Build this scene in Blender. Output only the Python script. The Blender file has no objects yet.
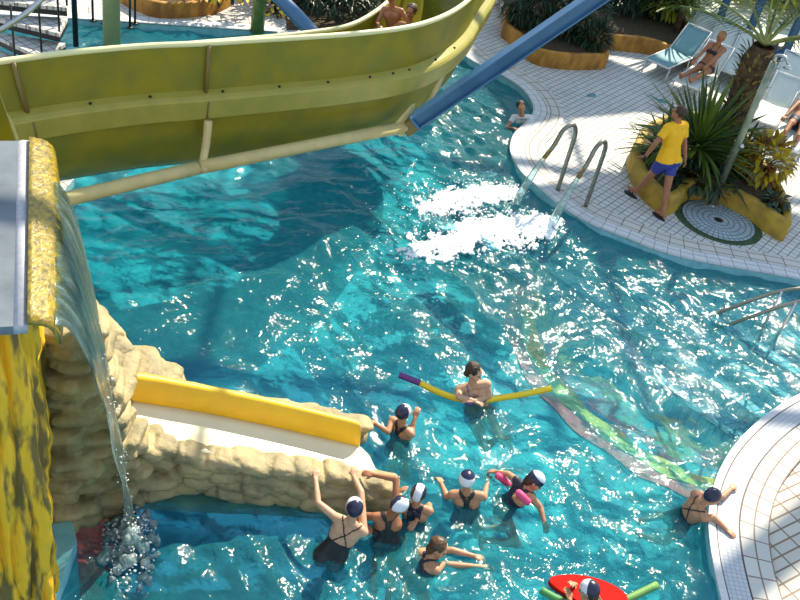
import bpy, math, random
import numpy as np
from mathutils import Vector, Matrix, noise as mnoise
from mathutils.bvhtree import BVHTree

random.seed(7); rng = np.random.default_rng(7)
S = bpy.context.scene; COL = S.collection
V = Vector; R = math.radians; PI = math.pi
# ------------------------------------------------------------------ camera
CAM_H = 7.0; FPX = 927.0; PITCH = R(37.0); ROLL = R(12.2)
cd = bpy.data.cameras.new('camera'); cam = bpy.data.objects.new('camera', cd); COL.objects.link(cam)
cd.sensor_width = 36; cd.lens = FPX * 36 / 800; cd.clip_end = 200
cam.matrix_world = Matrix.Translation((0, 0, CAM_H)) @ Matrix.Rotation(PI / 2 - PITCH, 4, 'X') @ Matrix.Rotation(ROLL, 4, 'Z')
S.camera = cam
# ------------------------------------------------------------------ light
W = bpy.data.worlds.new('world'); S.world = W; W.use_nodes = True
wn = W.node_tree.nodes; wl = W.node_tree.links
bg = wn['Background']; bg.inputs[1].default_value = 1.0
tcw = wn.new('ShaderNodeTexCoord'); sx = wn.new('ShaderNodeSeparateXYZ'); rp = wn.new('ShaderNodeValToRGB')
wl.new(tcw.outputs['Generated'], sx.inputs[0]); wl.new(sx.outputs['Z'], rp.inputs[0]); wl.new(rp.outputs[0], bg.inputs[0])
e = rp.color_ramp.elements
e[0].position = 0.0; e[0].color = (.80, .82, .80, 1)
e[1].position = 1.0; e[1].color = (.42, .60, .86, 1)
m_ = e.new(.35); m_.color = (.66, .80, .93, 1)
SUN_AZ = R(20); SUN_EL = R(43)
sund = V((math.sin(SUN_AZ) * math.cos(SUN_EL), math.cos(SUN_AZ) * math.cos(SUN_EL), math.sin(SUN_EL)))
sl = bpy.data.lights.new('sun', 'SUN'); sun = bpy.data.objects.new('sun', sl); COL.objects.link(sun)
sun.rotation_euler = sund.to_track_quat('Z', 'Y').to_euler(); sun.location = (5, 10, 20)
sl.energy = 7.8; sl.color = (1.0, .90, .70); sl.angle = R(.6)
S.view_settings.view_transform = 'Standard'; S.view_settings.look = 'None'
S.view_settings.exposure = 0.15; S.view_settings.gamma = 1; S.view_settings.use_curve_mapping = False
S.cycles.use_denoising = True
S.cycles.max_bounces = 10; S.cycles.transparent_max_bounces = 24
S.cycles.sample_clamp_indirect = 6; S.cycles.sample_clamp_direct = 0
S.cycles.caustics_reflective = False; S.cycles.caustics_refractive = False

# ------------------------------------------------------------------ measuring: a pixel of the photo and a height give a point of the place
def ray(px, py):
    x = px - 400; y = py - 300
    a = x * math.cos(ROLL) + y * math.sin(ROLL); b = -x * math.sin(ROLL) + y * math.cos(ROLL)
    return V((0, math.cos(PITCH), -math.sin(PITCH))) * FPX + V((1, 0, 0)) * a - V((0, math.sin(PITCH), math.cos(PITCH))) * b
def at(px, py, z=0.0):
    d = ray(px, py); t = (z - CAM_H) / d.z
    return V((d.x * t, d.y * t, z))
def far(px, py, dist):
    return V((0, 0, CAM_H)) + ray(px, py).normalized() * dist

# ------------------------------------------------------------------ mesh helpers
class MB:
    def __init__(s): s.v = []; s.f = []; s.uv = None
    def add(s, vs, fs):
        n = len(s.v); s.v += [tuple(p) for p in vs]; s.f += [tuple(i + n for i in f) for f in fs]; return s
    def box(s, c, size, rot=None):
        c = V(c); hx, hy, hz = [q / 2 for q in size]
        vs = [V((x * hx, y * hy, z * hz)) for x in (-1, 1) for y in (-1, 1) for z in (-1, 1)]
        if rot: vs = [rot @ p for p in vs]
        return s.add([p + c for p in vs], [(0, 1, 3, 2), (4, 6, 7, 5), (0, 4, 5, 1), (2, 3, 7, 6), (0, 2, 6, 4), (1, 5, 7, 3)])
    def tube(s, pts, r, n=10, cap=True, closed=False):
        pts = [V(p) for p in pts]; m = len(pts)
        rs = r if isinstance(r, (list, tuple)) else [r] * m
        up = None; vs = []
        for i, p in enumerate(pts):
            if closed: t = pts[(i + 1) % m] - pts[i - 1]
            else: t = pts[min(i + 1, m - 1)] - pts[max(i - 1, 0)]
            t.normalize()
            if up is None: up = V((0, 0, 1)) if abs(t.z) < .9 else V((1, 0, 0))
            a = t.cross(up)
            if a.length < 1e-4: a = t.orthogonal()
            a.normalize(); b = a.cross(t).normalized(); up = b
            for k in range(n):
                q = 2 * PI * k / n; vs.append(p + a * math.cos(q) * rs[i] + b * math.sin(q) * rs[i])
        fs = []
        for i in range(m if closed else m - 1):
            j = (i + 1) % m
            for k in range(n):
                l = (k + 1) % n; fs.append((i * n + k, i * n + l, j * n + l, j * n + k))
        if cap and not closed: fs += [tuple(range(n))[::-1], tuple(range((m - 1) * n, m * n))]
        return s.add(vs, fs)
    def ball(s, c, rad, M=None, nu=12, nv=8):
        c = V(c); rad = (rad,) * 3 if not hasattr(rad, '__len__') else rad
        vs = []; fs = []
        for i in range(nv + 1):
            th = PI * i / nv
            for k in range(nu):
                ph = 2 * PI * k / nu
                p = V((math.sin(th) * math.cos(ph) * rad[0], math.sin(th) * math.sin(ph) * rad[1], math.cos(th) * rad[2]))
                if M: p = M @ p
                vs.append(c + p)
        for i in range(nv):
            for k in range(nu):
                l = (k + 1) % nu; fs.append((i * nu + k, (i + 1) * nu + k, (i + 1) * nu + l, i * nu + l))
        return s.add(vs, fs)
    def caps(s, a, b, ra, rb, n=12):
        a = V(a); b = V(b); t = b - a; L = t.length
        if L < 1e-5: return s.ball(a, max(ra, rb))
        t /= L; pts = []; rs = []
        for k in range(5):
            q = PI / 2 * (1 - k / 4 * .999); pts.append(a - t * math.sin(q) * ra); rs.append(max(math.cos(q) * ra, 1e-4))
        for k in range(1, 5):
            q = PI / 2 * k / 4 * .999; 
            if k == 1: pts.append(b); rs.append(rb)
            pts.append(b + t * math.sin(q) * rb); rs.append(max(math.cos(q) * rb, 1e-4))
        return s.tube(pts, rs, n)
    def grid(s, P):            # P: list of rows of points
        n = len(s.v); h = len(P); w = len(P[0])
        s.v += [tuple(p) for r in P for p in r]
        s.f += [(n + i * w + j, n + i * w + j + 1, n + (i + 1) * w + j + 1, n + (i + 1) * w + j) for i in range(h - 1) for j in range(w - 1)]
        return s
    def prism(s, poly, z0, z1):
        n = len(poly)
        if n > 7:
            from mathutils.geometry import tessellate_polygon
            tr = tessellate_polygon([[V((p[0], p[1], 0)) for p in poly]])
            return s.add([(p[0], p[1], z0) for p in poly] + [(p[0], p[1], z1) for p in poly],
                     [tuple(t)[::-1] for t in tr] + [tuple(i + n for i in t) for t in tr] + [(i, (i + 1) % n, n + (i + 1) % n, n + i) for i in range(n)])
        return s.add([(p[0], p[1], z0) for p in poly] + [(p[0], p[1], z1) for p in poly],
                     [tuple(range(n))[::-1], tuple(range(n, 2 * n))] + [(i, (i + 1) % n, n + (i + 1) % n, n + i) for i in range(n)])
    def mesh(s, name, smooth=True):
        me = bpy.data.meshes.new(name); me.from_pydata(s.v, [], s.f); me.validate()
        if smooth: me.shade_smooth()
        return me
    def build(s, name, mat, parent=None, smooth=True, bevel=0, angle=None):
        o = bpy.data.objects.new(name, s.mesh(name, smooth)); COL.objects.link(o)
        if mat: o.data.materials.append(mat)
        if bevel:
            b = o.modifiers.new('b', 'BEVEL'); b.width = bevel; b.segments = 2; b.limit_method = 'ANGLE'; b.angle_limit = R(40)
        if parent: place(o, parent)
        return o
def place(o, parent):
    o.parent = parent; o.matrix_parent_inverse = Matrix.Translation(parent.location).inverted() if parent.parent is None and parent.type == 'EMPTY' else Matrix.Identity(4)
def tag(o, label=None, cat=None, group=None, kind=None):
    if label: o['label'] = label
    if cat: o['category'] = cat
    if group: o['group'] = group
    if kind: o['kind'] = kind
    return o
def thing(name, label, cat, loc=(0, 0, 0), group=None):
    o = bpy.data.objects.new(name, None); COL.objects.link(o); o.location = loc; o.empty_display_size = .1
    return tag(o, label, cat, group)
def struct(o): o['kind'] = 'structure'; return o
def evaluated(o):
    dg = bpy.context.evaluated_depsgraph_get(); dg.update()
    return bpy.data.meshes.new_from_object(o.evaluated_get(dg))
def union(mb, name, voxel, smooth=4, disp=None):
    o = bpy.data.objects.new('tmp', mb.mesh(name)); COL.objects.link(o)
    m = o.modifiers.new('r', 'REMESH'); m.mode = 'VOXEL'; m.voxel_size = voxel; m.use_smooth_shade = True
    if smooth:
        m = o.modifiers.new('s', 'SMOOTH'); m.factor = .5; m.iterations = smooth
    me = evaluated(o); bpy.data.objects.remove(o); me.name = name
    if disp:
        n = len(me.vertices); co = np.empty(n * 3); no = np.empty(n * 3)
        me.vertices.foreach_get('co', co); me.vertices.foreach_get('normal', no); co = co.reshape(-1, 3); no = no.reshape(-1, 3)
        co = co + no * np.array([disp(V(c)) for c in co])[:, None]
        me.vertices.foreach_set('co', co.ravel()); me.update()
    me.shade_smooth(); return me
def link(me, name, mat, parent=None):
    o = bpy.data.objects.new(name, me); COL.objects.link(o); me.materials.clear(); me.materials.append(mat)
    if parent: place(o, parent)
    return o
def spline(pts, n):
    pts = [V(p) for p in pts]; out = []
    P = [pts[0] * 2 - pts[1]] + pts + [pts[-1] * 2 - pts[-2]]
    segs = len(pts) - 1
    for i in range(n + 1):
        t = i / n * segs; k = min(int(t), segs - 1); u = t - k
        a, b, c, d = P[k:k + 4]
        out.append(.5 * ((2 * b) + (c - a) * u + (2 * a - 5 * b + 4 * c - d) * u * u + (3 * b - a - 3 * c + d) * u ** 3))
    return out
def rotz(a): return Matrix.Rotation(a, 3, 'Z')

# ------------------------------------------------------------------ materials
def mat(name, col, rough=.5, metal=0, col2=None, scale=5, detail=4, bump=0, bscale=None, trans=0, emit=0, spec=.5, island=False, stretch=None, sss=0, translucent=0, lo=.35, hi=.65):
    m = bpy.data.materials.new(name); m.use_nodes = True; nt = m.node_tree; N = nt.nodes; L = nt.links
    b = N['Principled BSDF']; b.inputs['Base Color'].default_value = (*col, 1); b.inputs['Roughness'].default_value = rough
    b.inputs['Metallic'].default_value = metal; b.inputs['Transmission Weight'].default_value = trans
    b.inputs['Specular IOR Level'].default_value = spec
    if sss:
        b.inputs['Subsurface Weight'].default_value = sss; b.inputs['Subsurface Radius'].default_value = (.03, .012, .006)
    tc = N.new('ShaderNodeTexCoord'); mp = N.new('ShaderNodeMapping'); L.new(tc.outputs['Object'], mp.inputs[0])
    if stretch: mp.inputs['Scale'].default_value = stretch
    src = None
    if col2:
        r = N.new('ShaderNodeValToRGB'); r.color_ramp.elements[0].color = (*col, 1); r.color_ramp.elements[1].color = (*col2, 1)
        if island:
            g = N.new('ShaderNodeNewGeometry'); L.new(g.outputs['Random Per Island'], r.inputs[0])
        else:
            n = N.new('ShaderNodeTexNoise'); n.inputs['Scale'].default_value = scale; n.inputs['Detail'].default_value = detail
            L.new(mp.outputs[0], n.inputs[0]); L.new(n.outputs[0], r.inputs[0])
            r.color_ramp.elements[0].position = lo; r.color_ramp.elements[1].position = hi
        L.new(r.outputs[0], b.inputs['Base Color']); src = r.outputs[0]
    if bump:
        n2 = N.new('ShaderNodeTexNoise'); n2.inputs['Scale'].default_value = bscale or scale; n2.inputs['Detail'].default_value = 6
        L.new(mp.outputs[0], n2.inputs[0]); bp = N.new('ShaderNodeBump'); bp.inputs['Strength'].default_value = bump; bp.inputs['Distance'].default_value = .02
        L.new(n2.outputs[0], bp.inputs['Height']); L.new(bp.outputs[0], b.inputs['Normal'])
    if translucent:
        tr = N.new('ShaderNodeBsdfTranslucent'); mx = N.new('ShaderNodeMixShader'); mx.inputs[0].default_value = translucent
        tr.inputs[0].default_value = (*col, 1)
        if src: L.new(src, tr.inputs[0])
        L.new(b.outputs[0], mx.inputs[1]); L.new(tr.outputs[0], mx.inputs[2]); L.new(mx.outputs[0], N['Material Output'].inputs[0])
    return m
def tilemat(name, c1, c2, mortar, w, h, rot=0, ms=.012, uv=False, offset=0, rough=.62, bias=0, noise=0, spec=.22):
    m = bpy.data.materials.new(name); m.use_nodes = True; nt = m.node_tree; N = nt.nodes; L = nt.links
    b = N['Principled BSDF']; b.inputs['Roughness'].default_value = rough; b.inputs['Specular IOR Level'].default_value = spec
    tc = N.new('ShaderNodeTexCoord'); mp = N.new('ShaderNodeMapping'); L.new(tc.outputs['UV' if uv else 'Object'], mp.inputs[0]); mp.inputs['Rotation'].default_value = (0, 0, rot)
    br = N.new('ShaderNodeTexBrick'); L.new(mp.outputs[0], br.inputs[0]); br.offset = offset; br.squash = 1
    br.inputs['Color1'].default_value = (*c1, 1); br.inputs['Color2'].default_value = (*c2, 1); br.inputs['Mortar'].default_value = (*mortar, 1)
    br.inputs['Scale'].default_value = 1; br.inputs['Brick Width'].default_value = w; br.inputs['Row Height'].default_value = h
    br.inputs['Mortar Size'].default_value = ms; br.inputs['Mortar Smooth'].default_value = .1; br.inputs['Bias'].default_value = bias
    out = br.outputs[0]
    if noise:
        n = N.new('ShaderNodeTexNoise'); n.inputs['Scale'].default_value = 1.3; n.inputs['Detail'].default_value = 5; L.new(tc.outputs['Object'], n.inputs[0])
        r = N.new('ShaderNodeValToRGB'); r.color_ramp.elements[0].position = .3; r.color_ramp.elements[1].position = .7
        r.color_ramp.elements[0].color = (1 - noise,) * 3 + (1,); r.color_ramp.elements[1].color = (1, 1, 1, 1); L.new(n.outputs[0], r.inputs[0])
        mx = N.new('ShaderNodeMix'); mx.data_type = 'RGBA'; mx.blend_type = 'MULTIPLY'; mx.inputs[0].default_value = 1
        L.new(out, mx.inputs[6]); L.new(r.outputs[0], mx.inputs[7]); out = mx.outputs[2]
    L.new(out, b.inputs['Base Color']); return m
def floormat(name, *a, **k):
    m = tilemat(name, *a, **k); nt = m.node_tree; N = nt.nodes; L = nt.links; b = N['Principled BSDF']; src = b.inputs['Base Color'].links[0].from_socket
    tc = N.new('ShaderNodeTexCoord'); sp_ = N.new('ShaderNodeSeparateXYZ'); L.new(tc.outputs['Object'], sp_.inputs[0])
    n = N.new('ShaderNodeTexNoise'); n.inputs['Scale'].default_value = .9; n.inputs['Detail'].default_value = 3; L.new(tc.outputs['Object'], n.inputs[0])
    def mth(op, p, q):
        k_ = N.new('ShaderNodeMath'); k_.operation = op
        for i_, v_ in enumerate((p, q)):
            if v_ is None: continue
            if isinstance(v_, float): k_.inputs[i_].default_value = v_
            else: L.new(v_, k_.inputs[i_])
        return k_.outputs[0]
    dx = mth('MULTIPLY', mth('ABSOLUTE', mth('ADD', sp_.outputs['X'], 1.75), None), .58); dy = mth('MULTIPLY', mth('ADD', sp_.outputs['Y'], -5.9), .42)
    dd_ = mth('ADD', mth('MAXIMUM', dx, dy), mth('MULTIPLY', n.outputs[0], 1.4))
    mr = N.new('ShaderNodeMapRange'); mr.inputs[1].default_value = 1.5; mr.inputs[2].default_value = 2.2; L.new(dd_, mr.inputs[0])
    x = N.new('ShaderNodeMix'); x.data_type = 'RGBA'; L.new(mr.outputs[0], x.inputs[0]); x.inputs[6].default_value = (.003, .15, .33, 1); L.new(src, x.inputs[7]); L.new(x.outputs[2], b.inputs['Base Color'])  # slide's shadow and deep-water darkness painted into the floor colour as navy
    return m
M = {}
M['deck'] = tilemat('white_tile', (.68, .67, .64), (.58, .58, .58), (.22, .20, .19), .12, .12, rot=R(32), ms=.008, noise=.12)
M['deck_far'] = tilemat('white_tile_rows', (.80, .79, .76), (.72, .72, .72), (.34, .32, .30), .26, .12, rot=R(-38), ms=.009, noise=.1)
M['deck_near'] = tilemat('white_paving', (.60, .56, .50), (.52, .49, .44), (.24, .17, .11), .27, .12, rot=R(-38), ms=.010)
M['ring'] = tilemat('curved_tile', (.62, .59, .54), (.55, .53, .50), (.24, .18, .14), .26, .15, uv=True, ms=.009)
M['coping'] = tilemat('coping_tile', (.68, .68, .68), (.60, .61, .63), (.28, .29, .31), .20, .12, uv=True, ms=.006)
M['gutter'] = tilemat('gutter_tile', (.56, .57, .60), (.50, .52, .56), (.36, .37, .40), .05, .05, uv=True, ms=.004)
M['groove'] = mat('dark_joint', (.12, .09, .09), .7)
M['lip'] = mat('coping_lip', (.70, .66, .64), .5, col2=(.60, .57, .58), scale=30)
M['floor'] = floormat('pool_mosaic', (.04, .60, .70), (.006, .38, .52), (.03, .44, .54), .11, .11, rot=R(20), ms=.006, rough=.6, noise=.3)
M['step'] = tilemat('step_tile', (.70, .86, .90), (.48, .74, .82), (.08, .30, .42), .12, .12, rot=R(-30), ms=.01, rough=.6)
M['stepedge'] = mat('dark_nosing', (.02, .10, .16), .6)
M['pwall'] = mat('pool_wall_tile', (.30, .62, .68), .4, col2=(.20, .50, .60), scale=9)
M['fl'] = mat('yellow_green_gelcoat', (.36, .31, .02), .38, col2=(.26, .26, .035), scale=3, bump=.06, bscale=90, translucent=.30)
M['flband'] = mat('pale_gelcoat_band', (.44, .38, .07), .35, col2=(.36, .34, .06), scale=4, translucent=.15)
M['flrim'] = mat('cream_rim', (.78, .74, .40), .35)
M['flbeam'] = mat('cream_painted_steel', (.62, .50, .22), .45, col2=(.52, .44, .2), scale=6)
M['brown'] = mat('brown_fitting', (.20, .14, .04), .6)
M['bluesteel'] = mat('blue_painted_steel', (.045, .13, .26), .35, col2=(.06, .17, .32), scale=3)
M['dark'] = mat('dark_metal', (.03, .03, .035), .4, metal=.5)
M['steel'] = mat('stainless_steel', (.50, .52, .54), .28, metal=1)
M['pipe'] = mat('dull_steel_pipe', (.28, .27, .22), .35, metal=.7, col2=(.20, .20, .17), scale=8)
M['brush'] = mat('brushed_steel', (.16, .19, .22), .55, metal=.15, col2=(.11, .13, .16), scale=4, bump=.2, bscale=9)
M['brushl'] = mat('pale_steel_edge', (.46, .46, .49), .5, metal=.1, col2=(.36, .36, .42), scale=30)
M['yelreflect'] = mat('painted_yellow_reflection', (.42, .29, .02), .18, col2=(.14, .11, .02), scale=16, stretch=(2, 1, .4), bump=.8, bscale=24)  # yellow reflection in the spilling water painted as colour
M['yrock'] = mat('yellow_painted_rock', (.88, .48, .012), .6, col2=(.17, .11, .02), scale=4.5, detail=9, stretch=(2.4, 2.4, .4), bump=1, bscale=7, lo=.47, hi=.59)
M['rock'] = mat('sandstone', (.46, .35, .17), .65, col2=(.25, .21, .11), scale=4, detail=8, bump=.8, bscale=18)
M['syel'] = mat('yellow_slide_wall', (.88, .52, .012), .4, col2=(.80, .45, .012), scale=4)
M['sbed'] = mat('cream_slide_bed', (.84, .74, .50), .25, col2=(.78, .68, .45), scale=2)
M['planter'] = mat('ochre_render', (.50, .24, .03), .7, col2=(.24, .10, .015), scale=5, detail=8, stretch=(1, 1, .5), bump=.6, bscale=12)
M['planter2'] = mat('yellow_ochre_render', (.50, .31, .03), .7, col2=(.30, .19, .03), scale=5, detail=8, bump=.6, bscale=12)
M['soil'] = mat('soil', (.035, .025, .015), .95, col2=(.08, .05, .02), scale=14)
M['leaf'] = mat('yucca_leaf', (.025, .075, .012), .35, col2=(.15, .22, .03), island=True, translucent=.3)
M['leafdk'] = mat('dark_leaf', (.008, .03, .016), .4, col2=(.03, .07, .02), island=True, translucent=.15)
M['leafy'] = mat('yellow_green_leaf', (.75, .62, .03), .45, col2=(.22, .34, .04), island=True, translucent=.5)
M['croton'] = mat('croton_leaf', (.16, .045, .015), .35, col2=(.50, .40, .03), island=True, translucent=.3)
M['crotony'] = mat('yellow_croton_leaf', (.85, .62, .02), .35, col2=(.55, .40, .02), island=True, translucent=.4)
M['flower'] = mat('yellow_petals', (.85, .55, .02), .5, col2=(.9, .7, .1), island=True)
M['redleaf'] = mat('red_leaf', (.25, .02, .02), .5, col2=(.4, .08, .05), island=True)
M['bark'] = mat('palm_bark', (.03, .02, .01), .9, col2=(.13, .075, .03), scale=9, bump=1, bscale=20)
M['stalk'] = mat('leaf_stalk', (.30, .30, .08), .5, col2=(.16, .22, .05), scale=8)
M['sling'] = mat('pale_mesh_fabric', (.62, .66, .60), .7, col2=(.54, .60, .58), scale=30)
M['slingt'] = mat('teal_mesh_fabric', (.18, .34, .36), .7, col2=(.14, .28, .32), scale=30)
M['white'] = mat('white_plastic', (.72, .73, .72), .4)
M['skin'] = mat('tanned_skin', (.52, .27, .15), .5, col2=(.44, .21, .11), scale=7, sss=.12)
M['skinl'] = mat('light_skin', (.60, .36, .23), .5, col2=(.52, .29, .17), scale=7, sss=.12)
M['skind'] = mat('brown_skin', (.40, .17, .075), .5, col2=(.33, .13, .06), scale=7, sss=.1)  # brown skin, the darkest of the skin tones
M['hair'] = mat('dark_brown_hair', (.025, .014, .008), .45, col2=(.06, .03, .015), scale=12, stretch=(3, 3, .6), bump=.6, bscale=30)
M['hairb'] = mat('brown_hair', (.14, .07, .025), .45, col2=(.06, .03, .012), scale=14, bump=.6, bscale=30)
M['hairy'] = mat('light_brown_hair', (.35, .18, .05), .45, col2=(.22, .1, .03), scale=14, bump=.6, bscale=30)
M['navy'] = mat('navy_swimwear', (.012, .014, .035), .5)
M['black'] = mat('black_swimwear', (.012, .011, .012), .5)
M['capwhite'] = mat('white_cap_latex', (.74, .75, .80), .35)
M['capnavy'] = mat('navy_cap_latex', (.018, .018, .055), .3)
M['purple'] = mat('purple_swimwear', (.16, .10, .42), .5)
M['red'] = mat('red_foam', (.48, .012, .008), .85, spec=.1)
M['orange'] = mat('orange_foam', (.75, .14, .03), .5)
M['pink'] = mat('pink_foam', (.80, .08, .22), .6)
M['green'] = mat('green_foam', (.05, .30, .09), .6)
M['greenl'] = mat('olive_green_foam', (.28, .36, .06), .6, col2=(.08, .28, .08), scale=2)
M['yelfoam'] = mat('yellow_foam', (.90, .62, .02), .6)
M['purfoam'] = mat('purple_foam', (.14, .04, .20), .6)
M['shirt'] = mat('yellow_polo_cotton', (.92, .49, .006), .75, bump=.3, bscale=14)
M['shorts'] = mat('blue_shorts', (.03, .05, .30), .7)
M['stripe'] = mat('pale_blue_stripe', (.35, .50, .70), .7)
M['whitecloth'] = mat('white_cloth', (.75, .74, .72), .8)
M['sole'] = mat('black_rubber', (.012, .011, .01), .6)
M['eye'] = mat('dark_eye', (.02, .012, .01), .2)
M['lips'] = mat('lips', (.42, .14, .11), .45)
M['foam'] = mat('white_foam', (.88, .92, .94), .6)
M['drop'] = mat('water_drops', (.92, .97, 1.0), .05, trans=.25)
M['froth'] = mat('frothy_water', (.80, .90, .92), .06, trans=.55, col2=(.22, .45, .50), scale=14, bump=.6, bscale=30, translucent=.35)
M['myel'] = mat('yellow_mosaic', (1.0, .70, .0), .6, col2=(.60, .72, .10), scale=14, lo=.5, hi=.62)
M['mred'] = mat('red_mosaic', (.95, .02, .015), .6, col2=(.90, .14, .10), scale=14, lo=.45, hi=.6)
def paneglass():
    m = bpy.data.materials.new('window_glass'); m.use_nodes = True; nt = m.node_tree; N = nt.nodes; L = nt.links; N.remove(N['Principled BSDF'])
    t = N.new('ShaderNodeBsdfTransparent'); t.inputs[0].default_value = (.93, .97, .96, 1); g = N.new('ShaderNodeBsdfGlossy'); g.inputs['Roughness'].default_value = .02
    f = N.new('ShaderNodeFresnel'); f.inputs[0].default_value = 1.45; x = N.new('ShaderNodeMixShader')
    L.new(f.outputs[0], x.inputs[0]); L.new(t.outputs[0], x.inputs[1]); L.new(g.outputs[0], x.inputs[2]); L.new(x.outputs[0], N['Material Output'].inputs[0]); return m
M['glassy'] = paneglass()
M['lawn'] = mat('sunlit_garden', (.80, .78, .70), .9, col2=(.70, .68, .60), scale=1)
M['shadepanel'] = mat('shade_panel_grey', (.35, .40, .46), .8)  # grey of the unseen panels added to shade the deck
M['mosaic'] = tilemat('grey_mosaic', (.42, .50, .54), (.30, .38, .42), (.16, .2, .22), .10, .09, uv=True, ms=.012)
M['greentile'] = tilemat('dark_green_tile', (.05, .10, .05), (.08, .13, .06), (.02, .03, .02), .05, .05, ms=.004)

# water: what lies below shows through it straight and bent, the surface mirrors sky and sun
def watermat():
    m = bpy.data.materials.new('pool_water'); m.use_nodes = True; nt = m.node_tree; N = nt.nodes; L = nt.links; N.remove(N['Principled BSDF'])
    tc = N.new('ShaderNodeTexCoord')
    def nz(scale, det, dist=0):
        n = N.new('ShaderNodeTexNoise'); n.inputs['Scale'].default_value = scale; n.inputs['Detail'].default_value = det; n.inputs['Distortion'].default_value = dist
        L.new(tc.outputs['Object'], n.inputs[0]); return n
    n1 = nz(7, 3, .6); b1 = N.new('ShaderNodeBump'); b1.inputs['Strength'].default_value = .65; b1.inputs['Distance'].default_value = .045; L.new(n1.outputs[0], b1.inputs['Height'])
    n2 = nz(20, 2, .4); b2 = N.new('ShaderNodeBump'); b2.inputs['Strength'].default_value = .6; b2.inputs['Distance'].default_value = .012; L.new(n2.outputs[0], b2.inputs['Height']); L.new(b1.outputs[0], b2.inputs['Normal'])
    nrm = b2.outputs[0]
    tint = (.66, .96, .985, 1)
    t = N.new('ShaderNodeBsdfTransparent'); t.inputs[0].default_value = tint
    r = N.new('ShaderNodeBsdfRefraction'); r.inputs[0].default_value = tint; r.inputs['IOR'].default_value = 1.33; r.inputs['Roughness'].default_value = 0.0; L.new(nrm, r.inputs['Normal'])
    mx = N.new('ShaderNodeMixShader'); mx.inputs[0].default_value = .32; L.new(t.outputs[0], mx.inputs[1]); L.new(r.outputs[0], mx.inputs[2])
    d = N.new('ShaderNodeBsdfDiffuse'); d.inputs[0].default_value = (.08, .80, .90, 1); L.new(nrm, d.inputs['Normal'])
    mx2 = N.new('ShaderNodeMixShader'); mx2.inputs[0].default_value = .09; L.new(mx.outputs[0], mx2.inputs[1]); L.new(d.outputs[0], mx2.inputs[2])
    g = N.new('ShaderNodeBsdfGlossy'); g.inputs['Roughness'].default_value = .07; g.inputs[0].default_value = (1, 1, 1, 1); L.new(nrm, g.inputs['Normal'])
    f = N.new('ShaderNodeFresnel'); f.inputs[0].default_value = 1.33; L.new(nrm, f.inputs['Normal'])
    mx3 = N.new('ShaderNodeMixShader'); L.new(f.outputs[0], mx3.inputs[0]); L.new(mx2.outputs[0], mx3.inputs[1]); L.new(g.outputs[0], mx3.inputs[2])
    L.new(mx3.outputs[0], N['Material Output'].inputs[0]); return m
M['water'] = watermat()
def fallmat():
    m = bpy.data.materials.new('falling_water'); m.use_nodes = True; nt = m.node_tree; N = nt.nodes; L = nt.links; N.remove(N['Principled BSDF'])
    uv = N.new('ShaderNodeTexCoord'); mp = N.new('ShaderNodeMapping'); mp.inputs['Scale'].default_value = (34, 2.2, 1); L.new(uv.outputs['UV'], mp.inputs[0])
    n = N.new('ShaderNodeTexNoise'); n.inputs['Scale'].default_value = 1; n.inputs['Detail'].default_value = 4; L.new(mp.outputs[0], n.inputs[0])
    bp = N.new('ShaderNodeBump'); bp.inputs['Strength'].default_value = .8; bp.inputs['Distance'].default_value = .03; L.new(n.outputs[0], bp.inputs['Height'])
    rr = N.new('ShaderNodeValToRGB'); rr.color_ramp.elements[0].position = .50; rr.color_ramp.elements[1].position = .72; rr.color_ramp.elements[1].color = (.75,) * 3 + (1,); rr.color_ramp.elements[0].color = (.10,) * 3 + (1,); L.new(n.outputs[0], rr.inputs[0])
    t = N.new('ShaderNodeBsdfTransparent'); t.inputs[0].default_value = (.72, .88, .90, 1)
    g = N.new('ShaderNodeBsdfGlossy'); g.inputs['Roughness'].default_value = .12; L.new(bp.outputs[0], g.inputs['Normal'])
    f = N.new('ShaderNodeFresnel'); f.inputs[0].default_value = 1.4; L.new(bp.outputs[0], f.inputs['Normal'])
    m1 = N.new('ShaderNodeMixShader'); L.new(f.outputs[0], m1.inputs[0]); L.new(t.outputs[0], m1.inputs[1]); L.new(g.outputs[0], m1.inputs[2])
    d = N.new('ShaderNodeBsdfTranslucent'); d.inputs[0].default_value = (.55, .68, .70, 1)
    m2 = N.new('ShaderNodeMixShader'); L.new(rr.outputs[0], m2.inputs[0]); L.new(m1.outputs[0], m2.inputs[1]); L.new(d.outputs[0], m2.inputs[2])
    L.new(m2.outputs[0], N['Material Output'].inputs[0]); return m
M['fall'] = fallmat()

# ================================================================== THE SETTING
DZ = .08
def strip(name, line, w0, w1, z, mt, side=1, u0=0):
    """a flat band that follows a line at distances w0..w1, with its own lengthwise tile layout"""
    pts = [V((p[0], p[1], 0)) for p in line]; L0 = 0; A = []; B = []; U = []
    for i, p in enumerate(pts):
        t = (pts[min(i + 1, len(pts) - 1)] - pts[max(i - 1, 0)]).normalized(); n = V((t.y, -t.x, 0)) * side
        if i: L0 += (p - pts[i - 1]).length
        A.append((p + n * w0) + V((0, 0, z))); B.append((p + n * w1) + V((0, 0, z))); U.append(L0)
    mb = MB(); mb.grid([A, B]); o = mb.build(name, mt, smooth=False)
    uvl = o.data.uv_layers.new(name='UVMap'); n = len(pts)
    for poly in o.data.polygons:
        for li in poly.loop_indices:
            vi = o.data.loops[li].vertex_index; uvl.data[li].uv = (U[vi % n], w0 if vi < n else w1)
    sm = o.modifiers.new('s', 'SOLIDIFY'); sm.thickness = .02; sm.offset = -1 if side > 0 else 1
    return struct(o)
pxA = [(470, 60), (485, 68), (500, 75), (519, 87), (530, 99), (534, 112), (525, 125), (515, 135), (511, 146), (512, 156), (521, 172), (535, 185), (562, 207), (592, 225), (630, 240), (655, 250), (690, 260), (745, 270), (800, 280), (880, 300)]
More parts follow.
